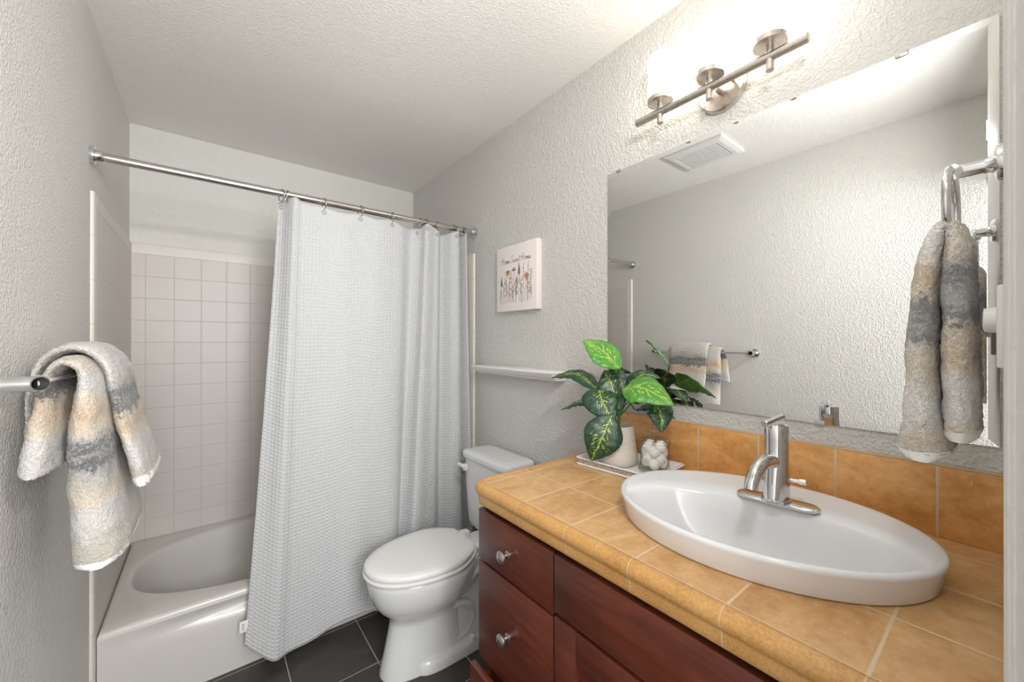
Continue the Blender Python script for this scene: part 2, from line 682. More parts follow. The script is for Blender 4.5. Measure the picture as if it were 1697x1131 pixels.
def m_shade():
    m = bpy.data.materials.new('lit_frosted_glass')
    m.use_nodes = True
    nt = m.node_tree
    b = nt.nodes['Principled BSDF']
    b.inputs['Base Color'].default_value = (0.9, 0.86, 0.78, 1)
    b.inputs['Roughness'].default_value = 0.35
    b.inputs['Emission Color'].default_value = (1.0, 0.92, 0.80, 1)
    b.inputs['Emission Strength'].default_value = LAMP
    return m


M_shade = m_shade()


def m_mirror():
    m, nt, b = mat('mirror_glass')
    setin(b, Metallic=1.0, Roughness=0.0)
    b.inputs['Base Color'].default_value = (0.84, 0.845, 0.835, 1)
    return m


M_mirror = m_mirror()


def m_pot():
    m, nt, b = mat('ribbed_stoneware')
    g = N(nt)
    x, y, z = g.sep(g.pos())
    w = g.math('ADD', z, g.math('MULTIPLY', g.noise(g.pos(), 14.0, 2.0), 0.004))
    h = g.math('PINGPONG', w, 0.0035)
    n = g.noise(g.scale(g.pos(), (1, 1, 5)), 25.0, 3.0)
    g.link(g.mix(n, (0.56, 0.50, 0.44), (0.70, 0.645, 0.585)), b.inputs['Base Color'])
    setin(b, Roughness=0.38)
    g.link(g.bump(h, 0.5, 0.25), b.inputs['Normal'])
    return m


M_pot = m_pot()


def m_bark():
    m, nt, b = mat('potting_bark')
    g = N(nt)
    n = g.noise(g.pos(), 110.0, 3.0, 0.7)
    g.link(g.ramp(n, [(0.35, (0.012, 0.008, 0.006)), (0.55, (0.10, 0.05, 0.02)), (0.66, (0.42, 0.23, 0.08))]), b.inputs['Base Color'])
    b.inputs['Roughness'].default_value = 0.9
    g.link(g.bump(n, 1.0, 0.006), b.inputs['Normal'])
    return m


M_bark = m_bark()


def m_stud():
    m, nt, b = mat('studded_silver_band')
    g = N(nt)
    v = g.new('ShaderNodeTexVoronoi')
    g.link(g.pos(), v.inputs['Vector'])
    v.inputs['Scale'].default_value = 330.0
    d = v.outputs['Distance']
    c = g.ramp(d, [(0.2, (0.80, 0.76, 0.72)), (0.5, (0.48, 0.41, 0.36)), (0.8, (0.22, 0.18, 0.15))])
    g.link(c, b.inputs['Base Color'])
    setin(b, Roughness=0.3, Metallic=0.35)
    g.link(g.bump(g.math('SUBTRACT', 1.0, d), 0.8, 0.003), b.inputs['Normal'])
    return m


M_stud = m_stud()
M_tray = m_plain('white_lacquer', (0.78, 0.765, 0.75), 0.25)
M_canvas = m_plain('blush_canvas', (0.80, 0.735, 0.72), 0.7)
M_ink = m_plain('grey_ink', (0.30, 0.24, 0.225), 0.8)
M_ink_tan = m_plain('tan_ink', (0.62, 0.42, 0.27), 0.8)
M_ink_green = m_plain('sage_ink', (0.33, 0.33, 0.28), 0.8)
M_ink_coral = m_plain('coral_ink', (0.70, 0.36, 0.26), 0.8)
M_clear = m_plain('clear_plastic', (0.80, 0.81, 0.82), 0.15, Transmission_Weight=0.55)

# ------------------------------------------------------------------ room shell
T = 0.10
YN = 0.005             # inner face of the wall beside the doorway
b = box(BM(), -1.6, W + T, -1.6, D + T, -0.08, 0.0)
struct('floor', b, M_floor, 'charcoal floor tiles with light grout')
b = box(BM(), -T, W + T, -0.12, D + T, H, H + 0.08)
struct('ceiling', b, M_ceil, 'textured off-white ceiling')
b = box(BM(), -T, 0, -1.6, D + T, 0, H)
struct('wall_left', b, M_wall, 'grey textured wall with the towel bar')
b = box(BM(), 0, W, D, D + T, 0, H)
struct('wall_back', b, M_wall, 'grey wall above the tub tile')
b = box(BM(), W, W + T, -0.12, D + T, 0, H)
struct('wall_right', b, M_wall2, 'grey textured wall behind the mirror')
b = box(BM(), 0.80, W, -0.12, YN, 0, H, 0.006, 3)
struct('wall_near', b, m_paint('painted_smooth_drywall', WALLC, 70, 0.2, 0.0015, 0.6), 'wall end at the right of the doorway', smooth=35)
b = box(BM(), 0.0, 0.80, -0.12, -0.02, 2.06, H)
struct('wall_over_door', b, M_wall, 'wall above the doorway')

b = BM()  # unseen lining added to block light from the near wall end
box(b, 0.738, 0.7995, -0.12, -0.010, 0, 2.06, 0.002)
box(b, 0.0, 0.738, -0.12, -0.030, 2.033, 2.0595, 0.002)
struct('doorway_light_block', b, M_shelf, 'unseen white lining added to shade the wall end', smooth=30)

# tile surround of the tub (setting): one panel and its bullnose edge per wall
b = box(BM(), 0.008, W - 0.008, D - 0.008, D, 0.24, 1.783)
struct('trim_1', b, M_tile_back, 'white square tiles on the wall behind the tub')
b = BM()
prof = [(D, 1.783), (D - 0.009, 1.783), (D - 0.0095, 1.825), (D - 0.008, 1.833), (D - 0.004, 1.838), (D, 1.839)]
loft(b, [[Vector((x, y, z)) for y, z in prof] for x in (0.0, W)])
struct('trim_2', b, M_bull, 'bullnose row along the top of the tub tiles', smooth=50)
for nm, x0, x1, s in (('3', 0.0, 0.008, 1), ('5', W - 0.008, W, -1)):
    b = box(BM(), x0, x1, YT + 0.05, D - 0.008, 0.0, 1.783)
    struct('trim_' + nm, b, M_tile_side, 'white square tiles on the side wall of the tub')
    b = BM()
    xs = 0.0 if s > 0 else W
    # bullnose: top band and front strip
    prof = [(0, 1.783), (0.009, 1.783), (0.0095, 1.825), (0.008, 1.833), (0.004, 1.838), (0, 1.839)]
    loft(b, [[Vector((xs + s * dx, y, z)) for dx, z in prof] for y in (YT + 0.045, D)])
    nmb = str(int(nm) + 1)
    struct('trim_' + nmb, b, M_bull_side, 'bullnose row on top of the side tub tiles', smooth=50)
    b = BM()
    prof = [(0, YT), (0.004, YT + 0.001), (0.008, YT + 0.005), (0.0095, YT + 0.012), (0.009, YT + 0.052), (0, YT + 0.052)]
    loft(b, [[Vector((xs + s * dx, y, z)) for dx, y in prof] for z in (0.0, 1.839)])
    struct('trim_' + str(int(nm) + 6), b, M_bull_vert, 'vertical bullnose edge of the tub tiles', smooth=50)


# ------------------------------------------------------------------ bathtub
def make_tub():
    ZR = 0.318
    yf = 1.945
    x0, x1, y0, y1 = 0.011, W - 0.011, yf, D - 0.010
    n = 96
    rings = []

    def rect(ins, z, p=14.0):
        out = []
        for k in range(n):
            a = 2 * math.pi * k / n
            c_, s_ = math.cos(a), math.sin(a)
            q = max(abs(c_), abs(s_))
            out.append(Vector(((x0 + x1) / 2 + ((x1 - x0) / 2 - ins) * c_ / q, (y0 + y1) / 2 + ((y1 - y0) / 2 - ins) * s_ / q, z)))
        return out

    cx, cy = 0.780, 2.352
    a, bb = 0.765, 0.350
    rings.append(rect(0.0, ZR - 0.025))
    rings.append(rect(0.001, ZR - 0.012))
    rings.append(rect(0.006, ZR - 0.003))
    rings.append(rect(0.014, ZR))
    rings.append(selli(cx, cy, a - 0.03, bb + 0.01, n, 2.6, 0, ZR))
    for ins, dz in ((0.036, 0.001), (0.043, 0.006), (0.049, 0.018), (0.060, 0.06), (0.085, 0.16), (0.12, 0.235), (0.17, 0.262), (0.25, 0.27)):
        rings.append(selli(cx, cy, a - ins, bb + 0.006 - ins + 0.03 if False else bb + 0.036 - ins, n, 2.6, 0, ZR - dz))
    b = BM()
    loft(b, rings, cap0=False, cap1=True)
    # apron: profile below the rim with a stepped panel that fades towards the left end
    prof_z = [ZR - 0.025, ZR - 0.05, 0.250, 0.240, 0.225, 0.20, 0.10, 0.02, 0.0]
    xs = [x0 + 0.0 + (x1 - x0) * k / 60 for k in range(61)]
    rows = []
    for z in prof_z:
        row = []
        for x in xs:
            k = min(1.0, max(0.0, (x - 0.05) / 0.42))
            k = k * k * (3 - 2 * k)
            step = 0.026 * k
            t = min(1.0, max(0.0, (0.252 - z) / 0.03))
            u_ = min(1.0, max(0.0, (ZR - 0.025 - z) / 0.03))
            y = yf + 0.003 * u_ + step * u_ - step * t
            row.append(Vector((x, y, z)))
        rows.append(row)
    loft(b, rows, False, False, closed=False)
    t = link('bathtub', b, M_tub, smooth=50, base=(W / 2, (y0 + y1) / 2, 0))
    tag(t, 'off-white alcove bathtub with an oval basin and stepped apron', 'bathtub')


make_tub()


# ------------------------------------------------------------------ curtain rod, rings, curtain
YR, ZR_ = 1.900, 1.957
rod = thing('curtain_rod', 'satin metal shower curtain rod spanning the tub alcove', 'curtain rod', (W / 2, YR, ZR_))
b = BM()
tube(b, [(0.004, YR, ZR_), (W - 0.004, YR, ZR_)], 0.0145, 24)
link('rod', b, M_rod, rod)
for x, s in ((0.0, 1), (W, -1)):
    b = BM()
    lathe(b, [(0.004, 0), (0.0295, 0.0), (0.0305, 0.004), (0.0295, 0.012), (0.0205, 0.014), (0.0185, 0.03), (0.017, 0.032), (0.0146, 0.033)], (x, YR, ZR_), (s, 0, 0), 28)
    link('flange', b, M_chrome, rod)

# control columns of the curtain: (s, x_top, y_top, x_bottom, y_bottom)
CUR = [
    (0.000, 0.548, 1.942, 0.428, 1.872),
    (0.045, 0.570, 1.925, 0.470, 1.856),
    (0.085, 0.602, 1.872, 0.527, 1.838),
    (0.115, 0.632, 1.884, 0.575, 1.860),
    (0.200, 0.722, 1.897, 0.668, 1.872),
    (0.290, 0.800, 1.888, 0.760, 1.874),
    (0.370, 0.880, 1.897, 0.850, 1.862),
    (0.450, 0.955, 1.886, 0.925, 1.868),
    (0.530, 1.033, 1.897, 1.000, 1.850),
    (0.585, 1.090, 1.908, 1.040, 1.868),
    (0.625, 1.150, 1.942, 1.060, 1.918),
    (0.660, 1.192, 1.915, 1.078, 1.895),
    (0.690, 1.207, 1.872, 1.105, 1.838),
    (0.740, 1.262, 1.890, 1.190, 1.862),
    (0.775, 1.290, 1.895, 1.250, 1.872),
    (0.800, 1.322, 1.938, 1.290, 1.905),
    (0.835, 1.362, 1.885, 1.345, 1.850),
    (0.880, 1.400, 1.875, 1.408, 1.852),
    (0.920, 1.425, 1.930, 1.440, 1.905),
    (0.955, 1.445, 1.872, 1.478, 1.852),
    (1.000, 1.462, 1.925, 1.508, 1.895),
]
HOLES = [0.030, 0.200, 0.370, 0.530, 0.650, 0.695, 0.760, 0.860]      # grommets seen
TOPZ = [(0.0, 1.926), (0.03, 1.932), (0.085, 1.944), (0.12, 1.932), (0.200, 1.934), (0.285, 1.921), (0.370, 1.934), (0.45, 1.921), (0.530, 1.934),
        (0.59, 1.918), (0.650, 1.928), (0.695, 1.944), (0.74, 1.934), (0.80, 1.918), (0.86, 1.936), (0.90, 1.938), (0.92, 1.924), (0.955, 1.940), (1.0, 1.928)]
BOTZ = [(0.0, 0.128), (0.045, 0.085), (0.085, 0.040), (0.12, 0.036), (0.20, 0.036), (0.30, 0.060), (0.37, 0.068), (0.5, 0.050), (0.7, 0.05), (1.0, 0.06)]


def catmull_tab(tab, s):
    i = 0
    while i < len(tab) - 2 and s > tab[i + 1][0]:
        i += 1
    a, c = tab[i], tab[i + 1]
    p = tab[max(i - 1, 0)]
    q = tab[min(i + 2, len(tab) - 1)]
    t = (s - a[0]) / (c[0] - a[0])
    h = c[0] - a[0]
    out = []
    for k in range(1, len(a)):
        m0 = (c[k] - p[k]) / max(c[0] - p[0], 1e-6) * h
        m1 = (q[k] - a[k]) / max(q[0] - a[0], 1e-6) * h
        out.append((2 * t ** 3 - 3 * t * t + 1) * a[k] + (t ** 3 - 2 * t * t + t) * m0 + (-2 * t ** 3 + 3 * t * t) * c[k] + (t ** 3 - t * t) * m1)
    return out


def curtain_point(s, v):
    xt, yt, xb, yb = catmull_tab(CUR, s)
    zt = catmull_tab(TOPZ, s)[0]
    zb = catmull_tab(BOTZ, s)[0]
    e = v ** 1.15
    x = xt + (xb - xt) * e
    y = yt + (yb - yt) * e
    amp = 0.0022 * math.sin(math.pi * min(1, v * 1.2))
    y += amp * mnoise.noise(Vector((x * 9, v * 5, 3.1))) * 2.2
    x += amp * mnoise.noise(Vector((x * 7, v * 6, 7.7)))
    z = zt + (zb - zt) * v
    z -= 0.010 * max(0, math.sin(math.pi * v)) * 0
    return Vector((x, y, z))


def make_curtain():
    nu, nv = 420, 150
    b = BM()
    uvl = b.loops.layers.uv.new('UVMap')
    grid = []
    ulen = [0.0]
    for i in range(1, nu + 1):
        ulen.append(ulen[-1] + (curtain_point(i / nu, 0.4) - curtain_point((i - 1) / nu, 0.4)).length)
    for i in range(nu + 1):
        grid.append([b.verts.new(curtain_point(i / nu, j / nv)) for j in range(nv + 1)])
    for i in range(nu):
        for j in range(nv):
            f = b.faces.new((grid[i][j], grid[i + 1][j], grid[i + 1][j + 1], grid[i][j + 1]))
            for lp, (a, c) in zip(f.loops, ((i, j), (i + 1, j), (i + 1, j + 1), (i, j + 1))):
                lp[uvl].uv = (ulen[a], c / nv * 1.88)
    c = link('shower_curtain', b, M_curtain, smooth=80, base=(1.0, YR, 0.05))
    sol = c.modifiers.new('thickness', 'SOLIDIFY')
    sol.thickness = 0.0014
    sol.offset = 0
    tag(c, 'white waffle-weave shower curtain hanging from the rod over the tub', 'curtain')
    for s in HOLES:
        p = curtain_point(s, 0.013)
        q = curtain_point(min(1, s + 0.004), 0.013)
        w = (q - curtain_point(max(0, s - 0.004), 0.013)).normalized()
        nrm = w.cross(Vector((0, 0, 1))).normalized()
        if nrm.y > 0:
            nrm = -nrm
        b = BM()
        torus(b, p + nrm * 0.002, nrm, 0.0075, 0.0028, 24, 8)
        link('grommet', b, M_clear, c)
    # care tag at the left edge near the hem
    p = curtain_point(0.004, 0.955)
    b = BM()
    box(b, p.x - 0.026, p.x + 0.002, p.y - 0.001, p.y - 0.0004, p.z - 0.022, p.z + 0.022)
    link('care_tag', b, m_plain('tag_satin', (0.8, 0.8, 0.8), 0.5), c, smooth=0, label='small white care tag')
    b = BM()
    for k in range(4):
        box(b, p.x - 0.018, p.x - 0.010, p.y - 0.0016, p.y - 0.0011, p.z - 0.014 + k * 0.007, p.z - 0.011 + k * 0.007)
    link('tag_print', b, M_ink, c, smooth=0)
    return c


curtain = make_curtain()
ring_s = [0.020, 0.060, 0.200, 0.370, 0.530, 0.650, 0.695, 0.760, 0.850, 0.880, 0.935, 0.965]
b = BM()
torus(b, (0, 0, 0), (1, 0, 0.0), 0.0250, 0.0017, 28, 6, math.radians(-60), math.radians(290))
ring0 = link('curtain_ring', b, m_metal('dark_nickel_wire', (0.36, 0.35, 0.34), 0.25), smooth=60, base=(0, 0, 0))
order = ['nearest the left edge of the curtain', 'second from the left edge of the curtain', 'third from the left, above the wide panel',
         'fourth from the left, above the wide panel', 'fifth from the left, above the wide panel', 'sixth from the left, by the deep fold',
         'seventh from the left, right of the deep fold', 'eighth from the left', 'ninth from the left', 'third from the right end',
         'second from the right end', 'nearest the right end of the rod']
for i, s in enumerate(ring_s):
    o = ring0 if i == 0 else ring0.copy()
    if i:
        COL.objects.link(o)
    p = curtain_point(s, 0.013)
    o.location = (p.x, YR - 0.004, ZR_ - 0.0095)
    o.rotation_euler = (0, 0, math.radians([18, -20, 8, 12, -6, 14, 22, -12, 18, -14, 20, -10][i]))
    tag(o, 'thin metal curtain ring on the rod, ' + order[i], 'curtain ring', 'shower curtain rings on the rod')


# ------------------------------------------------------------------ towels
def towel_loft(path, n_path=90, M=44, p=3.2, jitter=0.0013, seed=0, to_world=None, edge_z=None, s0=0.0):
    """path rows: (a, z, thickness, w0, w1): centre line in a vertical plane (a, z), section thickness and extent across.
    returns bmesh with UV (arc length from the bar, across)"""
    b = BM()
    uvl = b.loops.layers.uv.new('UVMap')
    dense = bez([(r[0], r[1], 0) for r in path], max(2, n_path // (len(path) - 1)))
    prm = bez([(r[2], r[3], r[4]) for r in path], max(2, n_path // (len(path) - 1)))
    n = len(dense)
    L = [0.0]
    for i in range(1, n):
        L.append(L[-1] + (dense[i] - dense[i - 1]).length)
    itop = max(range(n), key=lambda i: dense[i].y)
    rings, S = [], []
    rnd = random.Random(seed)
    for i in range(n):
        t = (dense[min(i + 1, n - 1)] - dense[max(i - 1, 0)]).normalized()
        nx, nz = -t.y, t.x
        th, w0, w1 = prm[i]
        # soft rounded ends
        e = min(L[i], L[-1] - L[i])
        k = 1.0 if e > 0.012 else 0.72 + 0.28 * math.sqrt(max(0.0, 1 - (1 - e / 0.012) ** 2))
        ring = []
        for j in range(M):
            a = 2 * math.pi * j / M
            cs, sn = math.cos(a), math.sin(a)
            dn = th / 2 * k * math.copysign(abs(cs) ** (2 / 2.4), cs)
            dw = (w1 - w0) / 2 * math.copysign(abs(sn) ** (2 / p), sn)
            w = (w0 + w1) / 2 + dw
            q = Vector((dense[i].x + nx * dn, dense[i].y + nz * dn, w))
            f = Vector((q.x * 26, q.y * 26, q.z * 26 + seed))
            q.x += 0.0035 * mnoise.noise(f) + rnd.uniform(-jitter, jitter)
            q.y += rnd.uniform(-jitter, jitter)
            q.z += 0.003 * mnoise.noise(f + Vector((9, 3, 1))) + rnd.uniform(-jitter, jitter)
            ring.append(to_world(q))
        rings.append(ring)
        S.append(L[i] - L[itop] + s0)
    R = loft(b, rings)
    vi = {}
    for i, ring in enumerate(R):
        for j, v in enumerate(ring):
            vi[v] = (S[i], j / M)
    for f in b.faces:
        for lp in f.loops:
            lp[uvl].uv = vi[lp.vert]
    hems = []
    for end in (0, n - 1):
        hb = BM()
        hr = []
        cen = Vector((0, 0, 0))
        for p in rings[end]:
            cen += p / M
        idx = [end, end + 2, end + 4, end + 7] if end == 0 else [end - 7, end - 4, end - 2, end]
        for q in idx:
            c = Vector((0, 0, 0))
            for p in rings[q]:
                c += p / M
            hr.append([p + (p - c).normalized() * 0.0012 for p in rings[q]])
        loft(hb, hr)
        hems.append(hb)
    return b, hems, prm


def XZ(q):      # plane across the left wall bar: a=x, across=y
    return Vector((q.x, q.z, q.y))


def YZ(q):      # plane across the ring: a=y, across=x
    return Vector((q.z, q.x, q.y))


def hem(bm, parent):
    link('hem', bm, M_hem, parent, smooth=60, label='white woven hem')


# bath towel hanging over the bar (wide, folded thick), path from the back hem over the bar to the front hem
pa = [
    (0.044, 1.072, 0.050, 1.135, 1.52),
    (0.046, 1.110, 0.048, 1.138, 1.52),
    (0.052, 1.180, 0.040, 1.146, 1.525),
    (0.056, 1.240, 0.028, 1.152, 1.53),
    (0.061, 1.270, 0.020, 1.158, 1.53),
    (0.080, 1.291, 0.024, 1.164, 1.53),
    (0.104, 1.275, 0.026, 1.168, 1.53),
    (0.110, 1.235, 0.040, 1.166, 1.53),
    (0.107, 1.170, 0.058, 1.165, 1.53),
    (0.109, 1.090, 0.070, 1.165, 1.53),
    (0.116, 0.990, 0.078, 1.166, 1.53),
    (0.125, 0.900, 0.088, 1.166, 1.53),
    (0.128, 0.860, 0.088, 1.168, 1.53),
]
b, hm, _ = towel_loft(pa, 200, 72, 4.5, 0.0012, 1, XZ)
ta = link('bath_towel', b, M_towel_a, smooth=80, base=(0.09, 1.35, 1.27))
tag(ta, 'thick striped bath towel on the left wall bar, beneath the hand towel', 'towel')
hem(hm[1], ta)
hm[0].free()
# hand towel laid over the bath towel
pb = [
    (0.012, 1.060, 0.012, 1.275, 1.48),
    (0.012, 1.150, 0.012, 1.265, 1.49),
    (0.016, 1.240, 0.014, 1.255, 1.495),
    (0.034, 1.290, 0.020, 1.250, 1.50),
    (0.070, 1.318, 0.024, 1.245, 1.50),
    (0.108, 1.310, 0.027, 1.240, 1.50),
    (0.134, 1.270, 0.028, 1.240, 1.50),
    (0.146, 1.200, 0.030, 1.238, 1.50),
    (0.160, 1.130, 0.032, 1.236, 1.50),
    (0.178, 1.060, 0.036, 1.234, 1.50),
    (0.192, 1.000, 0.040, 1.232, 1.50),
]
b, hm, _ = towel_loft(pb, 200, 64, 4.0, 0.0012, 2, XZ)
tb = link('hand_towel', b, M_towel_b, smooth=80, base=(0.13, 1.37, 1.30))
tag(tb, 'striped hand towel draped on top of the bath towel on the left wall bar', 'towel')
hem(hm[1], tb)
hm[0].free()

# towel bar
XB = 0.080
bar = thing('towel_bar', 'chrome towel bar on the left wall holding two striped towels', 'towel bar', (0.0, 1.34, 1.265))
b = BM()
tube(b, [(XB, 1.005, 1.262), (XB, 1.66, 1.262)], 0.0065, 16)
link('rail', b, M_chrome, bar)
for y in (1.0, 1.665):
    b = BM()
    lathe(b, [(0.003, 0), (0.026, 0.0), (0.027, 0.004), (0.025, 0.009), (0.015, 0.012), (0.0125, 0.02), (0.0125, 0.055)], (0, y, 1.262), (1, 0, 0), 28, True, False)
    # slanted open end of the post
    d, ex, ey = frame((1, 0, 0))
    sl = 1 if y < 1.3 else -1
    rin = []
    for rad in (0.0125, 0.0106):
        rin.append([Vector((0.088 + sl * 0.7 * (ex * math.cos(t) + ey * math.sin(t)).y * rad, y, 1.262)) + (ex * math.cos(t) + ey * math.sin(t)) * rad
                    for t in (2 * math.pi * k / 28 for k in range(28))])
    start = [Vector((0.055, y, 1.262)) + (ex * math.cos(t) + ey * math.sin(t)) * 0.0125 for t in (2 * math.pi * k / 28 for k in range(28))]
    inner = [Vector((0.060, y, 1.262)) + (ex * math.cos(t) + ey * math.sin(t)) * 0.0106 for t in (2 * math.pi * k / 28 for k in range(28))]
    loft(b, [start, rin[0], rin[1]], False, False)
    post = link('post', b, M_chrome, bar)
    b = BM()
    loft(b, [[p + Vector((-0.0005, 0, 0)) for p in rin[1]], inner], False, True)
    link('bore', b, M_dark, post)
    b = BM()
    sg = 1 if y < 1.3 else -1
    lathe(b, [(0.0066, -0.002), (0.0135, -0.002), (0.0135, 0.002), (0.0066, 0.002)], (XB, y + sg * 0.019, 1.262), (0, 1, 0), 24)
    link('collar', b, M_chrome, post)

# towel ring on the wall beside the doorway
XR, ZRG = 1.235, 1.600
ring = thing('towel_ring', 'chrome towel ring on the near wall beside the mirror', 'towel ring', (XR, YN, ZRG))
b = BM()
lathe(b, [(0.003, 0), (0.027, 0.0), (0.028, 0.004), (0.026, 0.010), (0.014, 0.013), (0.0115, 0.018), (0.0115, 0.022)], (XR, YN, ZRG), (0, 1, 0), 28)
link('flange', b, M_chrome, ring)
b = BM()
tube(b, [(XR, YN + 0.015, ZRG), (XR, 0.064, ZRG)], 0.0105, 20)
link('post', b, M_chrome, ring)
b = BM()
lathe(b, [(0.002, 0), (0.0125, 0.0), (0.0125, 0.006), (0.002, 0.008)], (XR - 0.012, 0.060, ZRG - 0.004), (-1, 0, 0), 20)
link('pivot_cap', b, M_chrome, ring)
b = BM()
rp = [(XR, 0.060, ZRG - 0.002), (XR - 0.045, 0.060, ZRG - 0.006), (XR - 0.078, 0.060, ZRG - 0.03), (XR - 0.085, 0.060, ZRG - 0.065), (XR - 0.075, 0.060, ZRG - 0.09),
      (XR - 0.05, 0.060, ZRG - 0.098), (XR + 0.05, 0.060, ZRG - 0.098), (XR + 0.075, 0.060, ZRG - 0.09), (XR + 0.085, 0.060, ZRG - 0.065), (XR + 0.078, 0.060, ZRG - 0.03), (XR + 0.045, 0.060, ZRG - 0.006), (XR, 0.060, ZRG - 0.002)]
tube(b, bez(rp, 6), 0.0052, 12, cap=True)
link('ring', b, M_chrome, ring)
# towel through the ring: inner half (short, near wall) and outer half (longer)
pc = [
    (0.047, 1.192, 0.036, 1.135, 1.330),
    (0.048, 1.230, 0.038, 1.135, 1.330),
    (0.050, 1.330, 0.038, 1.137, 1.328),
    (0.051, 1.430, 0.034, 1.142, 1.322),
    (0.052, 1.480, 0.028, 1.150, 1.315),
    (0.057, 1.503, 0.024, 1.155, 1.310),
    (0.066, 1.504, 0.024, 1.155, 1.310),
    (0.074, 1.482, 0.028, 1.150, 1.315),
    (0.082, 1.430, 0.033, 1.142, 1.322),
    (0.087, 1.330, 0.037, 1.135, 1.328),
    (0.088, 1.240, 0.042, 1.130, 1.332),
    (0.086, 1.190, 0.054, 1.128, 1.335),
    (0.084, 1.158, 0.060, 1.128, 1.335),
]
b, hm, _ = towel_loft(pc, 200, 56, 3.2, 0.0010, 3, YZ)
tc = link('hand_towel', b, M_towel_c, smooth=80, base=(1.23, 0.06, 1.50))
tag(tc, 'striped hand towel hanging from the chrome ring in front of the mirror', 'towel')
hem(hm[0], tc)
hem(hm[1], tc)

# dimmer switch on the same wall
sw = thing('light_switch', 'white dimmer switch plate on the near wall by the mirror edge', 'light switch', (1.125, YN, 1.352))
b = BM()
box(b, 1.088, 1.162, YN, YN + 0.0085, 1.300, 1.405, 0.003)
link('switch_plate', b, M_plastic, sw)
b = BM()
lathe(b, [(0.017, 0), (0.0165, 0.008), (0.0155, 0.011), (0.010, 0.012)], (1.125, YN + 0.0085, 1.362), (0, 1, 0), 24)
link('dimmer_knob', b, M_plastic, sw)

# ------------------------------------------------------------------ mirror
YM0, YM1, ZM0, ZM1 = 0.0165, 0.957, 1.128, 1.972
mir = thing('wall_mirror', 'large wide mirror on the wall above the tiled counter', 'mirror', (W, (YM0 + YM1) / 2, ZM0))
b = BM()
bv = 0.016
xf, xb_, xe = W - 0.0065, W - 0.0005, W - 0.0060
ro = [Vector((xb_, y, z)) for y, z in ((YM0, ZM0), (YM1, ZM0), (YM1, ZM1), (YM0, ZM1))]
r1 = [Vector((xe, y, z)) for y, z in ((YM0, ZM0), (YM1, ZM0), (YM1, ZM1), (YM0, ZM1))]
r2 = [Vector((xf, y, z)) for y, z in ((YM0 + bv, ZM0 + bv), (YM1 - bv, ZM0 + bv), (YM1 - bv, ZM1 - bv), (YM0 + bv, ZM1 - bv))]
loft(b, [ro, r1, r2], True, True)
link('mirror_glass', b, M_mirror, mir, smooth=0)
for y, z in ((0.152, ZM1), (0.905, ZM1), (0.30, ZM0), (0.72, ZM0)):
    b = BM()
    s = 1 if z == ZM1 else -1
    box(b, W - 0.0095, W, y - 0.011, y + 0.011, z - 0.008 if s > 0 else z - 0.003, z + 0.003 if s > 0 else z + 0.008, 0.002)
    link('mirror_clip', b, M_clear if s < 0 else M_knob, mir)

# ------------------------------------------------------------------ vanity light
XL, ZL = 1.434, 2.058
vl = thing('vanity_light', 'brushed nickel three-shade vanity light lit above the mirror', 'light', (W, 0.535, ZL))
b = BM()
lathe(b, [(0.002, 0), (0.068, 0.0), (0.070, 0.006), (0.069, 0.013), (0.064, 0.018), (0.02, 0.021), (0.003, 0.021)], (W, 0.535, 2.088), (-1, 0, 0), 48)
link('back_plate', b, M_nickel, vl)
b = BM()
lathe(b, [(0.002, 0), (0.0085, 0), (0.0085, 0.012), (0.006, 0.016), (0.002, 0.017)], (W - 0.021, 0.535, 2.075), (-1, 0, 0), 20)
link('finial', b, M_nickel, vl)
for s in (-1, 1):
    b = BM()
    tube(b, bez([(W - 0.018, 0.535 + s * 0.036, 2.092), (W - 0.045, 0.535 + s * 0.037, 2.090), (W - 0.070, 0.535 + s * 0.038, 2.074), (XL, 0.535 + s * 0.040, ZL)], 6), 0.0068, 14)
    link('arm', b, M_nickel, vl)
b = BM()
lathe(b, [(0.002, 0), (0.0105, 0), (0.0118, 0.0015), (0.0118, 0.4715), (0.0105, 0.473), (0.002, 0.473)], (XL, 0.299, ZL), (0, 1, 0), 28)
link('bar', b, M_nickel, vl)
for y in (0.686, 0.533, 0.381):
    b = BM()
    lathe(b, [(0.002, 0), (0.0085, 0), (0.0095, 0.0012), (0.0095, 0.066), (0.002, 0.066)], (XL, y, 2.022), (0, 0, 1), 20)
    link('stem', b, M_nickel, vl)
    b = BM()
    lathe(b, [(0.002, 0.0), (0.0375, 0.0), (0.0385, 0.0012), (0.0385, 0.0135), (0.0375, 0.0145), (0.002, 0.0145)], (XL, y, 2.086), (0, 0, 1), 40)
    link('shade_holder', b, M_nickel, vl)
    b = BM()
    lathe(b, [(0.030, 0.0145), (0.0362, 0.0147), (0.0362, 0.140), (0.034, 0.1465), (0.029, 0.149), (0.002, 0.149)], (XL, y, 2.086), (0, 0, 1), 40)
    link('lamp_shade', b, M_shade, vl, label='glowing frosted glass cylinder shade')

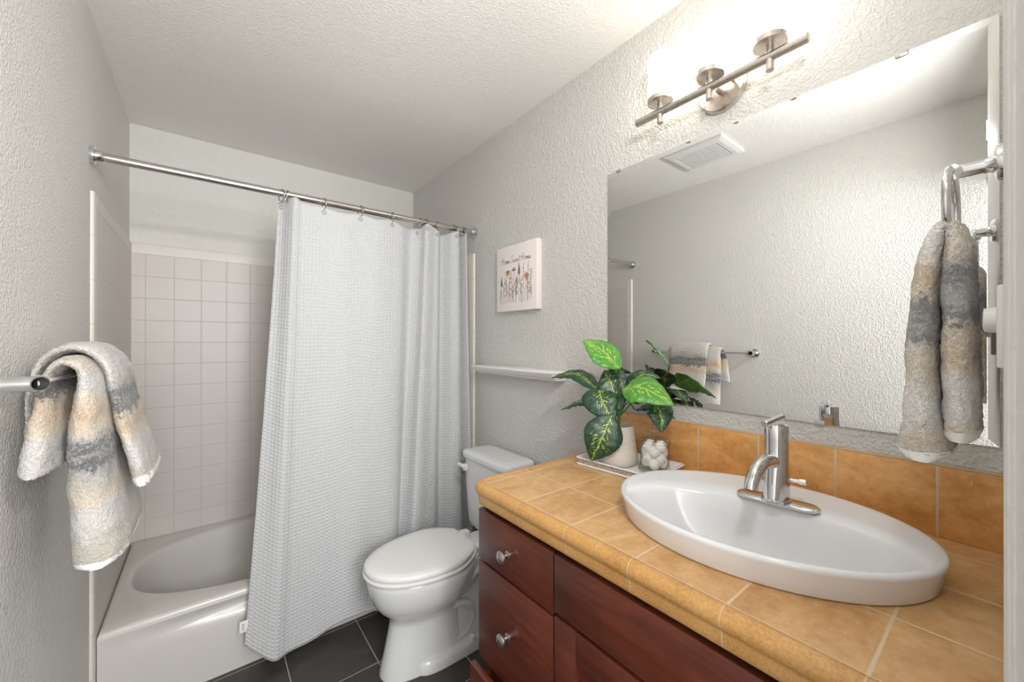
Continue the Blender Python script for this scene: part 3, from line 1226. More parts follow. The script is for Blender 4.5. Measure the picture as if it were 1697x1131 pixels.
# ------------------------------------------------------------------ ceiling exhaust fan (seen in the mirror)
fan = thing('exhaust_fan', 'white square exhaust fan grille on the ceiling, seen in the mirror', 'exhaust fan', (0.43, 1.12, H))
fx0, fx1, fy0, fy1 = 0.285, 0.575, 0.955, 1.29
b = BM()
z0, z1 = H - 0.018, H
lo = [Vector((x, y, z1)) for x, y in ((fx0, fy0), (fx1, fy0), (fx1, fy1), (fx0, fy1))]
l1 = [Vector((x, y, z0 + 0.006)) for x, y in ((fx0, fy0), (fx1, fy0), (fx1, fy1), (fx0, fy1))]
i = 0.022
l2 = [Vector((x, y, z0)) for x, y in ((fx0 + i, fy0 + i), (fx1 - i, fy0 + i), (fx1 - i, fy1 - i), (fx0 + i, fy1 - i))]
i = 0.045
l3 = [Vector((x, y, z0)) for x, y in ((fx0 + i, fy0 + i), (fx1 - i, fy0 + i), (fx1 - i, fy1 - i), (fx0 + i, fy1 - i))]
l4 = [Vector((x, y, z0 + 0.012)) for x, y in ((fx0 + i, fy0 + i), (fx1 - i, fy0 + i), (fx1 - i, fy1 - i), (fx0 + i, fy1 - i))]
loft(b, [lo, l1, l2, l3, l4], False, True)
link('fan_frame', b, M_plastic, fan, smooth=0)
b = BM()
k = fy0 + 0.055
while k < fy1 - 0.05:
    box(b, fx0 + 0.046, fx1 - 0.046, k, k + 0.005, z0 + 0.001, z0 + 0.010)
    k += 0.0105
link('grille', b, M_plastic, fan, smooth=0)

# ------------------------------------------------------------------ canvas picture
XA = W - 0.036
AY0, AY1, AZ0, AZ1 = 1.332, 1.642, 1.483, 1.806
art = thing('canvas_picture', 'square blush canvas print with wildflowers reading Home Sweet Home', 'picture', (W, (AY0 + AY1) / 2, AZ0))
b = BM()
box(b, XA, W - 0.001, AY0, AY1, AZ0, AZ1, 0.003)
link('canvas', b, M_canvas, art)
AW, AH = AY1 - AY0, AZ1 - AZ0


def apt(u, v):      # picture coordinates, u rightwards as seen from the room, v upwards
    return Vector((XA - 0.0006, AY1 - u * AW, AZ0 + v * AH))


def ribbon(bm, pts, w, mi=0, taper=False):
    P = [Vector((p[0] * AW, p[1] * AH, 0)) for p in pts]
    prev = None
    for k, p in enumerate(P):
        t = (P[min(k + 1, len(P) - 1)] - P[max(k - 1, 0)])
        if t.length < 1e-9:
            continue
        t.normalize()
        nn = Vector((-t.y, t.x, 0)) * (w / 2) * ((1 - 0.8 * k / len(P)) if taper else 1)
        ca = bm.verts.new(Vector((XA - 0.0006, AY1 - (p + nn).x, AZ0 + (p + nn).y)))
        cb = bm.verts.new(Vector((XA - 0.0006, AY1 - (p - nn).x, AZ0 + (p - nn).y)))
        if prev:
            f = bm.faces.new((prev[0], ca, cb, prev[1]))
            f.material_index = mi
        prev = (ca, cb)


def c2(pts, n=5):
    return [(v.x, v.y) for v in bez([(p[0], p[1], 0) for p in pts], n)]


GLY = {   # single-stroke script letters: list of strokes, advance
    'H': ([[(0.05, 0.0), (0.16, 0.5), (0.22, 1.05)], [(0.46, -0.12), (0.52, 0.45), (0.62, 1.1)], [(0.0, 0.45), (0.3, 0.52), (0.6, 0.5)]], 0.72),
    'S': ([[(0.55, 0.95), (0.42, 1.1), (0.25, 0.95), (0.30, 0.65), (0.42, 0.35), (0.30, 0.02), (0.08, 0.05)]], 0.58),
    'o': ([[(0.28, 0.42), (0.1, 0.35), (0.06, 0.12), (0.2, 0.0), (0.34, 0.15), (0.28, 0.42), (0.45, 0.36)]], 0.44),
    'm': ([[(0.0, 0.36), (0.06, 0.4), (0.06, 0.0), (0.16, 0.4), (0.22, 0.36), (0.22, 0.0), (0.33, 0.4), (0.39, 0.34), (0.40, 0.05), (0.5, 0.06)]], 0.48),
    'e': ([[(0.04, 0.16), (0.24, 0.24), (0.22, 0.42), (0.08, 0.34), (0.08, 0.06), (0.24, 0.0), (0.4, 0.14)]], 0.38),
    'w': ([[(0.0, 0.4), (0.05, 0.05), (0.16, 0.05), (0.2, 0.34), (0.24, 0.05), (0.36, 0.05), (0.42, 0.4), (0.5, 0.36)]], 0.48),
    't': ([[(0.18, 0.95), (0.12, 0.4), (0.14, 0.04), (0.28, 0.05)], [(0.0, 0.55), (0.34, 0.62)]], 0.30),
    ' ': ([], 0.16),
}
b = BM()
cx = 0.0
tot = sum(GLY[c][1] for c in 'Home Sweet Home')
sc = 0.74 / tot
for ch in 'Home Sweet Home':
    for st in GLY[ch][0]:
        ribbon(b, c2([(0.13 + (cx + p[0]) * sc, 0.735 + p[1] * 0.095) for p in st]), 0.0028)
    cx += GLY[ch][1]
link('lettering', b, M_ink, art, smooth=0, label='hand-lettered words Home Sweet Home')
b = BM()
rnd = random.Random(5)


def petal(u, v, ang, ln, wd, mi):
    c, s = math.cos(ang), math.sin(ang)
    pts = []
    for t in (0, .25, .5, .75, 1):
        pts.append((t * ln, wd * math.sin(math.pi * t) * 0.5))
    for t in (.75, .5, .25):
        pts.append((t * ln, -wd * math.sin(math.pi * t) * 0.5))
    vs = [b.verts.new(apt(u + c * x - s * y, v + s * x + c * y)) for x, y in pts]
    f = b.faces.new(vs)
    f.material_index = mi


def stem(u0, v0, u1, v1, mi, w=0.0022):
    m = ((u0 + u1) / 2 + rnd.uniform(-.012, .012), (v0 + v1) / 2)
    ribbon(b, c2([(u0, v0), m, (u1, v1)]), w, mi)


# stems: (foot u, foot v, top u, top v, kind)
PL = [(0.19, .12, 0.20, .40, 'leafy'), (0.33, .13, 0.33, .40, 'leafy'), (0.50, .12, 0.54, .50, 'fern'), (0.63, .12, 0.64, .42, 'leafy'), (0.80, .13, 0.80, .46, 'leafy'), (0.44, .13, 0.39, .56, 'sprig'), (0.15, .12, 0.14, .50, 'spike'), (0.24, .12, 0.29, .60, 'daisy'), (0.30, .13, 0.24, .50, 'fern'), (0.36, .14, 0.36, .48, 'bud'),
      (0.46, .13, 0.46, .60, 'puff'), (0.53, .14, 0.50, .42, 'leafy'), (0.60, .13, 0.56, .40, 'umbel'), (0.66, .11, 0.59, .66, 'spikebig'),
      (0.68, .12, 0.70, .66, 'sprig'), (0.72, .13, 0.76, .50, 'coral'), (0.78, .12, 0.82, .68, 'sprig'), (0.84, .14, 0.88, .56, 'fern'),
      (0.11, .13, 0.12, .34, 'sprig'), (0.40, .12, 0.42, .32, 'leafy'), (0.88, .16, 0.87, .32, 'sprig')]
for u0_, v0_, u1_, v1_, kd in PL:
    stem(u0_, v0_, u1_, v1_, 2 if kd in ('fern', 'leafy', 'spike') else 0)
    if kd in ('spike', 'spikebig'):
        h = 0.16 if kd == 'spike' else 0.19
        for k in range(12):
            t = k / 11
            for s in (-1, 1):
                petal(u1_, v1_ - h * 0.7 + h * t, math.pi / 2 - s * 0.7, 0.045 * (1.1 - t), 0.018, 2 if kd == 'spike' else 0)
    elif kd == 'daisy':
        for k in range(9):
            petal(u1_ + 0.02, v1_, -math.pi * 1.05 + k * math.pi * 1.15 / 8, 0.085, 0.020, 1)
        for k in range(6):
            petal(u1_ + 0.015, v1_ + 0.012, k, 0.022, 0.018, 0)
    elif kd == 'coral':
        for k in range(7):
            petal(u1_, v1_, k * 2 * math.pi / 7, 0.062, 0.030, 3)
    elif kd == 'puff':
        for k in range(11):
            petal(u1_, v1_, math.pi * (0.05 + 0.09 * k), 0.065, 0.009, 0)
    elif kd == 'fern':
        for k in range(9):
            t = k / 8
            uu_, vv_ = u0_ + (u1_ - u0_) * (0.3 + 0.7 * t), v0_ + (v1_ - v0_) * (0.3 + 0.7 * t)
            for s in (-1, 1):
                petal(uu_, vv_, math.pi / 2 - s * 0.9, 0.036, 0.011, 2)
    elif kd == 'leafy':
        for k in range(5):
            t = k / 4
            uu_, vv_ = u0_ + (u1_ - u0_) * (0.3 + 0.7 * t), v0_ + (v1_ - v0_) * (0.3 + 0.7 * t)
            petal(uu_, vv_, math.pi / 2 - (-1) ** k * 0.5, 0.08, 0.022, 1 if k % 2 else 2)
    elif kd == 'umbel':
        for k in range(7):
            a = math.pi * (0.2 + 0.1 * k)
            ribbon(b, [(u1_, v1_), (u1_ + .07 * math.cos(a), v1_ + .07 * math.sin(a))], 0.001, 0)
            petal(u1_ + .07 * math.cos(a), v1_ + .07 * math.sin(a), a, 0.018, 0.012, 1)
    elif kd == 'bud':
        for k in range(5):
            petal(u1_, v1_, math.pi * (0.3 + 0.1 * k), 0.05, 0.012, 1)
    else:
        for k in range(7):
            t = k / 6
            uu_, vv_ = u0_ + (u1_ - u0_) * (0.35 + 0.65 * t), v0_ + (v1_ - v0_) * (0.35 + 0.65 * t)
            s = (-1) ** k
            petal(uu_, vv_, math.pi / 2 - s * 0.8, 0.032, 0.014, 0)
link('flower_print', b, [M_ink, M_ink_tan, M_ink_green, M_ink_coral], art, smooth=0, label='grey, tan and coral printed wildflowers')

# ------------------------------------------------------------------ floating ledge shelf
sh = thing('floating_shelf', 'short white floating ledge shelf below the canvas picture', 'shelf', (W, 1.475, 1.165))
b = BM()
SY0, SY1 = 1.172, 1.785
rings = []
for d_, z in ((0.060, 1.166), (0.060, 1.170), (0.074, 1.174), (0.086, 1.184), (0.094, 1.196), (0.0945, 1.1975)):
    k = (0.0945 - d_) * 0.25
    rings.append([Vector((W, SY0 + k, z)), Vector((W - d_, SY0 + k, z)), Vector((W - d_, SY1 - k, z)), Vector((W, SY1 - k, z))])
loft(b, rings)
link('moulding', b, M_shelf, sh, smooth=30)
b = BM()
box(b, W - 0.100, W, SY0 - 0.004, SY1 + 0.004, 1.1976, 1.2075, 0.0015)
link('shelf_board', b, M_shelf, sh)


# ------------------------------------------------------------------ toilet
def make_toilet():
    yc = 1.545
    t = thing('toilet', 'white two-piece toilet with closed lid beside the vanity', 'toilet', (1.1, yc, 0))
    n = 48

    def egg(xb, xf, hw, z, p=2.2, yo=0.0):
        """outline from back xb to front tip xf (smaller x)"""
        out = []
        L = xb - xf
        for k in range(n):
            a = 2 * math.pi * k / n
            c, s = math.cos(a), math.sin(a)
            x = (xb + xf) / 2 + L / 2 * math.copysign(abs(c) ** (2 / p), c)
            f = (x - xf) / L
            wid = hw * (0.86 + 0.20 * f if f < 0.7 else 1.0 - 0.12 * (f - 0.7) / 0.3)
            y = yc + yo + wid * math.copysign(abs(s) ** (2 / 2.15), s)
            out.append(Vector((x, y, z)))
        return out

    # bowl: from rim down into the waist and pedestal
    b = BM()
    rings = [
        egg(1.235, 0.852, 0.098, 0.000, 3.2), egg(1.235, 0.854, 0.097, 0.015, 3.2),
        egg(1.230, 0.866, 0.092, 0.06, 3.2), egg(1.225, 0.881, 0.087, 0.13, 3.1),
        egg(1.215, 0.893, 0.086, 0.19, 3.0), egg(1.210, 0.892, 0.090, 0.215, 2.8),
        egg(1.215, 0.872, 0.112, 0.240, 2.5),
        egg(1.240, 0.845, 0.143, 0.268, 2.3), egg(1.260, 0.825, 0.163, 0.300, 2.2), egg(1.275, 0.812, 0.175, 0.340, 2.2),
        egg(1.285, 0.805, 0.181, 0.375, 2.2), egg(1.287, 0.804, 0.182, 0.392, 2.2), egg(1.284, 0.808, 0.178, 0.400, 2.2)]
    loft(b, rings)
    link('bowl', b, M_porcelain, t, smooth=60)
    # rear trapway body and foot
    b = BM()
    rings = []
    for x, hw, zt in ((0.98, 0.060, 0.10), (1.06, 0.062, 0.20), (1.14, 0.070, 0.27), (1.24, 0.085, 0.34), (1.36, 0.10, 0.385), (1.42, 0.10, 0.39)):
        ring_ = []
        for k in range(24):
            a = math.pi * k / 23
            ring_.append(Vector((x, yc + hw * math.cos(a), 0.02 + (zt - 0.02) * abs(math.sin(a)) ** 0.6)))
        rings.append(ring_)
    loft(b, rings)
    link('trapway', b, M_porcelain, t, smooth=60)
    b = BM()
    rings = [[v for v in selli(1.195, yc, 0.225, 0.118, n, 5, 0, z)] for z in (0.0, 0.035)]
    rings.append([v for v in selli(1.195, yc, 0.218, 0.110, n, 5, 0, 0.046)])
    loft(b, rings)
    link('foot', b, M_porcelain, t, smooth=50)
    # sculpted trapway relief on the near side
    b = BM()
    tube(b, bez([(1.02, yc - 0.070, 0.240), (1.09, yc - 0.078, 0.230), (1.16, yc - 0.084, 0.255), (1.22, yc - 0.092, 0.31), (1.27, yc - 0.095, 0.35)], 6), [0.017] * 24 + [0.015], 12)
    tube(b, bez([(1.12, yc - 0.062, 0.05), (1.20, yc - 0.066, 0.07), (1.24, yc - 0.070, 0.13), (1.21, yc - 0.072, 0.19), (1.15, yc - 0.072, 0.21)], 6), [0.017] * 25, 12)
    link('trapway_relief', b, M_porcelain, t, smooth=60)
    for s in (-1, 1):
        b = BM()
        lathe(b, [(0.016, 0), (0.016, 0.008), (0.013, 0.019), (0.006, 0.024), (0.001, 0.0245)], (1.215, yc + s * 0.105, 0.045), (0, 0, 1), 20)
        link('bolt_cap', b, M_plastic, t)
    # seat and lid
    b = BM()
    loft(b, [egg(1.262, 0.815, 0.168, 0.4005, 2.25), egg(1.262, 0.815, 0.168, 0.4065, 2.25), egg(1.272, 0.793, 0.187, 0.4075, 2.25), egg(1.275, 0.790, 0.189, 0.411, 2.25), egg(1.275, 0.790, 0.189, 0.417, 2.25), egg(1.268, 0.799, 0.182, 0.4225, 2.25)])
    link('seat', b, M_plastic, t, smooth=50)
    b = BM()

    def lid(xb, xf, hw, z):
        pts = egg(xb, xf, hw, z, 2.2)
        for p in pts:      # straight back edge
            if p.x > 1.235:
                p.x = 1.235 + (p.x - 1.235) * 0.15
        return pts
    loft(b, [lid(1.25, 0.822, 0.158, 0.4226), lid(1.25, 0.822, 0.158, 0.4284), lid(1.270, 0.794, 0.185, 0.4295), lid(1.272, 0.793, 0.186, 0.440), lid(1.268, 0.799, 0.180, 0.447),
             lid(1.255, 0.83, 0.155, 0.450), lid(1.22, 0.93, 0.08, 0.4515)])
    link('seat_lid', b, M_plastic, t, smooth=50)
    for s in (-1, 1):
        b = BM()
        box(b, 1.255, 1.305, yc + s * 0.075 - 0.02, yc + s * 0.075 + 0.02, 0.400, 0.428, 0.006)
        link('hinge', b, M_plastic, t)
    b = BM()
    box(b, 1.25, 1.47, yc - 0.10, yc + 0.10, 0.33, 0.402, 0.02, 3)
    link('tank_deck', b, M_porcelain, t, smooth=50)
    # tank: tapers downwards
    b = BM()
    rings = []
    for z, hw, xf in ((0.405, 0.165, 1.365), (0.412, 0.172, 1.358), (0.44, 0.176, 1.352), (0.60, 0.184, 1.343), (0.745, 0.188, 1.340)):
        rings.append(selli((xf + 1.505) / 2, yc, (1.505 - xf) / 2, hw, 64, 7, 0, z))
    loft(b, rings)
    link('tank', b, M_porcelain, t, smooth=50)
    b = BM()
    rings = []
    for z, g in ((0.746, -0.004), (0.750, 0.002), (0.756, 0.005), (0.775, 0.005), (0.783, 0.002), (0.787, -0.006)):
        rings.append(selli((1.332 + 1.508) / 2, yc, 0.088 + g, 0.190 + g, 64, 7, 0, z))
    rings.append(selli(1.42, yc, 0.05, 0.14, 64, 5, 0, 0.790))
    loft(b, rings)
    link('tank_lid', b, M_porcelain, t, smooth=50)
    lv = BM()
    box(lv, 1.318, 1.341, yc + 0.128, yc + 0.156, 0.690, 0.722, 0.005)
    lvo = link('flush_lever', lv, M_plastic, t)
    lv = BM()
    box(lv, 1.305, 1.322, yc + 0.128, yc + 0.190, 0.707, 0.722, 0.005)
    link('lever_arm', lv, M_plastic, lvo)


make_toilet()

# ------------------------------------------------------------------ vanity cabinet
XF = 0.935            # drawer front face
XC = 0.955            # carcass face
YV1, YV0 = 0.964, 0.008
ZB = 0.862
van = thing('vanity_cabinet', 'dark cherry bathroom vanity cabinet with drawers and doors under the tiled counter', 'cabinet', (1.23, 0.49, 0))
b = BM()
box(b, XC, W - 0.002, YV1 - 0.018, YV1 - 0.001, 0.0, ZB)
box(b, XC, W - 0.002, YV0, YV0 + 0.017, 0.0, ZB)
box(b, XC, XC + 0.012, YV0 + 0.017, YV1 - 0.018, 0.09, ZB)
box(b, XC + 0.06, XC + 0.072, YV0 + 0.017, YV1 - 0.018, 0.0, 0.09)
box(b, XC, W - 0.002, YV0 + 0.017, YV1 - 0.018, 0.09, 0.105)
link('carcass', b, M_wood, van, smooth=0)


def knob(y, z, x, parent):
    b = BM()
    lathe(b, [(0.002, 0), (0.0095, 0), (0.0095, 0.002), (0.0055, 0.005), (0.0052, 0.014), (0.0085, 0.018), (0.0155, 0.0195), (0.0168, 0.022), (0.0163, 0.0255), (0.012, 0.029), (0.005, 0.0305), (0.001, 0.0307)],
          (x, y, z), (-1, 0, 0), 32)
    link('knob', b, M_knob, parent, smooth=40, label='satin nickel round knob')


def drawer(y0, y1, z0, z1, x, name, kn):
    b = BM()
    box(b, x, x + 0.018, y0, y1, z0, z1, 0.002)
    if x < 0.93:      # pulled out a little: drawer box behind the front
        box(b, x + 0.018, x + 0.40, y0 + 0.02, y0 + 0.032, z0 + 0.02, z1 - 0.03)
        box(b, x + 0.018, x + 0.40, y1 - 0.035, y1 - 0.023, z0 + 0.02, z1 - 0.03)
    o = link(name, b, M_wood, van, smooth=30)
    if kn:
        knob((y0 + y1) / 2 + 0.014, (z0 + z1) / 2 - 0.005, x, o)
    return o


drawer(0.6535, 0.9635, 0.7035, 0.8470, XF, 'drawer', True)
drawer(0.6535, 0.9635, 0.4195, 0.6965, XF, 'drawer', True)
drawer(0.6535, 0.9635, 0.1100, 0.4110, XF - 0.030, 'drawer', True)
b = BM()
box(b, XF, XF + 0.018, 0.012, 0.6485, 0.7135, 0.8470, 0.002)
link('false_front', b, M_wood, van, smooth=30)
for y0, y1, ky in ((0.332, 0.6485, 0.358), (0.012, 0.328, 0.302)):
    b = BM()
    fr = 0.066
    z0, z1 = 0.110, 0.7050
    box(b, XF, XF + 0.018, y1 - fr, y1, z0, z1, 0.002)
    box(b, XF, XF + 0.018, y0, y0 + fr, z0, z1, 0.002)
    box(b, XF, XF + 0.018, y0 + fr, y1 - fr, z1 - fr, z1, 0.0015)
    box(b, XF, XF + 0.018, y0 + fr, y1 - fr, z0, z0 + fr, 0.0015)
    d_ = link('door', b, M_wood, van, smooth=30)
    b = BM()
    box(b, XF + 0.010, XF + 0.016, y0 + fr - 0.003, y1 - fr + 0.003, z0 + fr - 0.003, z1 - fr + 0.003)
    link('door_panel', b, M_wood, d_, smooth=0)
    knob(ky, 0.64, XF, d_)

# ------------------------------------------------------------------ countertop
SCX, SCY, SB, SA, SROT = 1.231, 0.345, 0.2185, 0.2840, 0.197
ct = thing('countertop', 'tan travertine tile countertop with rounded edge tiles on the vanity', 'countertop', (1.23, 0.49, ZB))
XN, YE = 0.945, 0.958   # where the edge tiles begin


def counter_top():
    b = BM()
    x0, x1, y0, y1 = XN, W - 0.001, YN + 0.001, YE
    hole = selli(SCX, SCY, SB - 0.035, SA - 0.035, 64, 2, SROT)
    for z in (ZC, ):
        outer = []
        npt = 24
        for k in range(npt):
            outer.append((x0 + (x1 - x0) * k / npt, y0))
        for k in range(npt):
            outer.append((x1, y0 + (y1 - y0) * k / npt))
        for k in range(npt):
            outer.append((x1 - (x1 - x0) * k / npt, y1))
        for k in range(npt):
            outer.append((x0, y1 - (y1 - y0) * k / npt))
        vo = [b.verts.new((x, y, z)) for x, y in outer]
        vh = [b.verts.new((p.x, p.y, z)) for p in hole]
        es = [b.edges.new((vo[i], vo[(i + 1) % len(vo)])) for i in range(len(vo))]
        es += [b.edges.new((vh[i], vh[(i + 1) % len(vh)])) for i in range(len(vh))]
        bmesh.ops.triangle_fill(b, use_beauty=True, use_dissolve=False, edges=es, normal=(0, 0, 1))
        # skirt down to the underside, inside the hole and around
        for loop, zz in ((vh, ZB + 0.002), (vo, ZB + 0.002)):
            lo_ = [b.verts.new((v.co.x, v.co.y, zz)) for v in loop]
            for i in range(len(loop)):
                j = (i + 1) % len(loop)
                b.faces.new((loop[i], loop[j], lo_[j], lo_[i]))
    link('counter_tiles', b, M_ctop, ct, smooth=20)


counter_top()
# edge moulding swept along the front, round the left corner and back to the wall
prof = [(0.000, ZC - 0.0005), (0.004, ZC + 0.0025), (0.012, ZC + 0.0025), (0.0195, ZC - 0.001), (0.0245, ZC - 0.008), (0.0262, ZC - 0.016),
        (0.0250, ZC - 0.024), (0.0215, ZC - 0.0295), (0.0185, ZC - 0.032), (0.0180, ZC - 0.037), (0.0170, ZC - 0.050), (0.0150, ZC - 0.060), (0.0130, ZB), (0.000, ZB)]
b = BM()
rings = []
for k in range(0, 31):
    y = YN + 0.001 + (YE - 0.012 - YN - 0.001) * k / 30
    rings.append([Vector((XN - o, y, z)) for o, z in prof])
for k in range(1, 8):
    a = math.pi / 2 * k / 8
    rings.append([Vector((XN + 0.012 - (o + 0.012) * math.cos(a), YE - 0.012 + (o + 0.012) * math.sin(a), z)) for o, z in prof])
for k in range(0, 16):
    x = XN + 0.012 + (W - 0.001 - XN - 0.012) * k / 15
    rings.append([Vector((x, YE + o, z)) for o, z in prof])
loft(b, rings)
link('edge_tiles', b, M_nose, ct, smooth=50)

b = BM()
box(b, W - 0.0115, W - 0.0005, YN + 0.001, 0.925, ZC + 0.0002, 1.0725, 0.0015)
bs = link('backsplash', b, M_splash, smooth=30, base=(W, 0.46, ZC))
tag(bs, 'single row of brown travertine backsplash tiles behind the sink', 'backsplash')
b = BM()
box(b, W - 0.0105, W - 0.0008, YN + 0.001, 0.925, 1.0726, 1.0765, 0.001)
link('top_grout', b, m_plain('sandy_grout', (0.60, 0.43, 0.26), 0.8), bs, smooth=30)


# ------------------------------------------------------------------ sink
def make_sink():
    t = thing('sink', 'white oval drop-in sink sitting proud of the tiled counter', 'sink', (SCX, SCY, ZC))
    n = 96

    def el(u, b_, a_, z, p=2.0):
        return selli(SCX + u * math.cos(SROT), SCY + u * math.sin(SROT), b_, a_, n, p, SROT, z)
    rings = [
        el(0, SB - 0.050, SA - 0.050, ZC - 0.02), el(0, SB - 0.022, SA - 0.022, ZC + 0.0006), el(0, SB - 0.012, SA - 0.012, ZC + 0.0008), el(0, SB - 0.009, SA - 0.009, ZC + 0.005), el(0, SB - 0.005, SA - 0.005, ZC + 0.034),
        el(0, SB - 0.001, SA - 0.001, ZC + 0.044), el(0, SB, SA, ZC + 0.049), el(0, SB - 0.002, SA - 0.002, ZC + 0.053), el(0, SB - 0.006, SA - 0.006, ZC + 0.0545),
        el(-0.003, SB - 0.013, SA - 0.013, ZC + 0.0535),
        el(-0.040, 0.170, SA - 0.022, ZC + 0.0495), el(-0.066, 0.138, SA - 0.030, ZC + 0.0465), el(-0.068, 0.135, SA - 0.034, ZC + 0.043), el(-0.069, 0.132, SA - 0.039, ZC + 0.034),
        el(-0.070, 0.126, SA - 0.050, ZC + 0.005), el(-0.070, 0.116, SA - 0.070, ZC - 0.03), el(-0.068, 0.098, SA - 0.11, ZC - 0.065),
        el(-0.062, 0.070, SA - 0.17, ZC - 0.088), el(-0.056, 0.035, 0.05, ZC - 0.098), el(-0.056, 0.022, 0.022, ZC - 0.100)]
    b = BM()
    loft(b, rings, cap0=False, cap1=True)
    link('basin', b, M_sink, t, smooth=60)
    c = Vector((SCX - 0.056 * math.cos(SROT), SCY - 0.056 * math.sin(SROT), ZC - 0.0995))
    b = BM()
    lathe(b, [(0.021, 0), (0.021, 0.002), (0.016, 0.003), (0.014, 0.0005), (0.002, 0.0005)], c, (0, 0, 1), 28)
    link('drain', b, M_chrome, t)


make_sink()


# ------------------------------------------------------------------ faucet
def make_faucet():
    FX, FY, FZ = 1.312, 0.327, ZC + 0.0505
    t = thing('faucet', 'chrome single-lever faucet on an oval deck plate behind the sink bowl', 'faucet', (FX, FY, FZ))
    a = 0.11
    # deck plate
    b = BM()
    rings = []
    for z, g in ((0.0005, -0.001), (0.002, 0.0), (0.005, 0.0), (0.007, -0.003)):
        ring_ = []
        for k in range(48):
            th = 2 * math.pi * k / 48
            cx_, sy_ = math.cos(th), math.sin(th)
            x = (0.0265 + g) * cx_
            y = (0.0265 + g) * sy_ + math.copysign(0.052, sy_)
            ring_.append(Vector((FX + x * math.cos(a) - y * math.sin(a), FY + x * math.sin(a) + y * math.cos(a), FZ + z)))
        rings.append(ring_)
    loft(b, rings)
    link('deck_plate', b, M_chrome, t, smooth=40)
    # body: flared skirt towards the bowl, cylinder above
    b = BM()
    rings = []
    for z, fx, ry in ((0.0070, 0.040, 0.0285), (0.012, 0.040, 0.0285), (0.0135, 0.038, 0.0265), (0.04, 0.034, 0.0250), (0.075, 0.029, 0.0242), (0.10, 0.0238, 0.0236), (0.142, 0.0236, 0.0236)):
        ring_ = []
        for k in range(40):
            th = 2 * math.pi * k / 40
            x = math.cos(th)
            ring_.append(Vector((FX + (fx if x < 0 else 0.024) * x, FY + ry * math.sin(th), FZ + z)))
        rings.append(ring_)
    loft(b, rings)
    link('body', b, M_chrome, t, smooth=40)
    b = BM()
    lathe(b, [(0.0222, 0.142), (0.0222, 0.1435), (0.0236, 0.1438), (0.0236, 0.1725), (0.0226, 0.1740), (0.002, 0.1742)], (FX, FY, FZ), (0, 0, 1), 40)
    cap = link('handle', b, M_chrome, t, smooth=40)
    b = BM()
    lathe(b, [(0.001, 0), (0.0065, 0.0), (0.0075, 0.001), (0.0075, 0.080), (0.0065, 0.081), (0.001, 0.081)], (FX - 0.040, FY + 0.010, FZ + 0.1775), (1, -0.10, 0.10), 24)
    link('lever', b, M_chrome, cap, smooth=40)
    b = BM()
    path = bez([(FX - 0.005, FY, FZ + 0.088), (FX - 0.035, FY + 0.003, FZ + 0.098), (FX - 0.066, FY + 0.006, FZ + 0.097), (FX - 0.092, FY + 0.008, FZ + 0.083), (FX - 0.107, FY + 0.010, FZ + 0.063), (FX - 0.112, FY + 0.010, FZ + 0.050)], 7)
    tube(b, path, [0.0150 - 0.0018 * k / (len(path) - 1) for k in range(len(path))], 24)
    sp = link('spout', b, M_chrome, t, smooth=50)
    b = BM()
    d = (path[-1] - path[-2]).normalized()
    lathe(b, [(0.0112, -0.001), (0.0112, 0.0006), (0.001, 0.0008)], path[-1], d, 20)
    link('aerator', b, M_dark, sp)
    b = BM()
    lathe(b, [(0.004, 0), (0.004, 0.022), (0.0062, 0.0225), (0.0062, 0.034), (0.004, 0.0355), (0.001, 0.0357)], (FX + 0.020, FY - 0.014, FZ + 0.050), (0.25, -1, 0), 16)
    link('drain_knob', b, M_chrome, t, smooth=40)


make_faucet()

# ------------------------------------------------------------------ tray
TX, TY, TR = 1.388, 0.770, math.radians(5)


def tray_pt(x, y, z):
    return Vector((TX + x * math.cos(TR) - y * math.sin(TR), TY + x * math.sin(TR) + y * math.cos(TR), z))


def rrect(hx, hy, r, z, n=6):
    out = []
    for cx_, cy_, a0 in ((hx - r, hy - r, 0), (-hx + r, hy - r, 90), (-hx + r, -hy + r, 180), (hx - r, -hy + r, 270)):
        for k in range(n):
            a = math.radians(a0 + 90 * k / (n - 1))
            out.append(tray_pt(cx_ + r * math.cos(a), cy_ + r * math.sin(a), z))
    return out


tray = thing('vanity_tray', 'white rectangular tray with a studded band on the counter under the plant', 'tray', (TX, TY, ZC))
b = BM()
hx, hy = 0.090, 0.140
loft(b, [rrect(hx + .003, hy + .003, .010, ZC + 0.0006), rrect(hx + .004, hy + .004, .011, ZC + .003), rrect(hx + .002, hy + .002, .010, ZC + .006), rrect(hx - .001, hy - .001, .009, ZC + .0062),
         rrect(hx - .001, hy - .001, .009, ZC + .0185), rrect(hx + .003, hy + .003, .010, ZC + .020), rrect(hx + .005, hy + .005, .012, ZC + .0225), rrect(hx + .003, hy + .003, .011, ZC + .025),
         rrect(hx - .004, hy - .004, .009, ZC + .0235), rrect(hx - .012, hy - .012, .008, ZC + .010), rrect(hx - .016, hy - .016, .008, ZC + .0085)])
link('tray_body', b, M_tray, tray, smooth=45)
b = BM()
ra = rrect(hx + .0010, hy + .0010, .010, ZC + .0064)
rb = rrect(hx + .0010, hy + .0010, .010, ZC + .0183)
loft(b, [ra, rb], False, False)
link('studded_band', b, M_stud, tray, smooth=45, label='sparkling studded silver band')
ZT = ZC + 0.0088

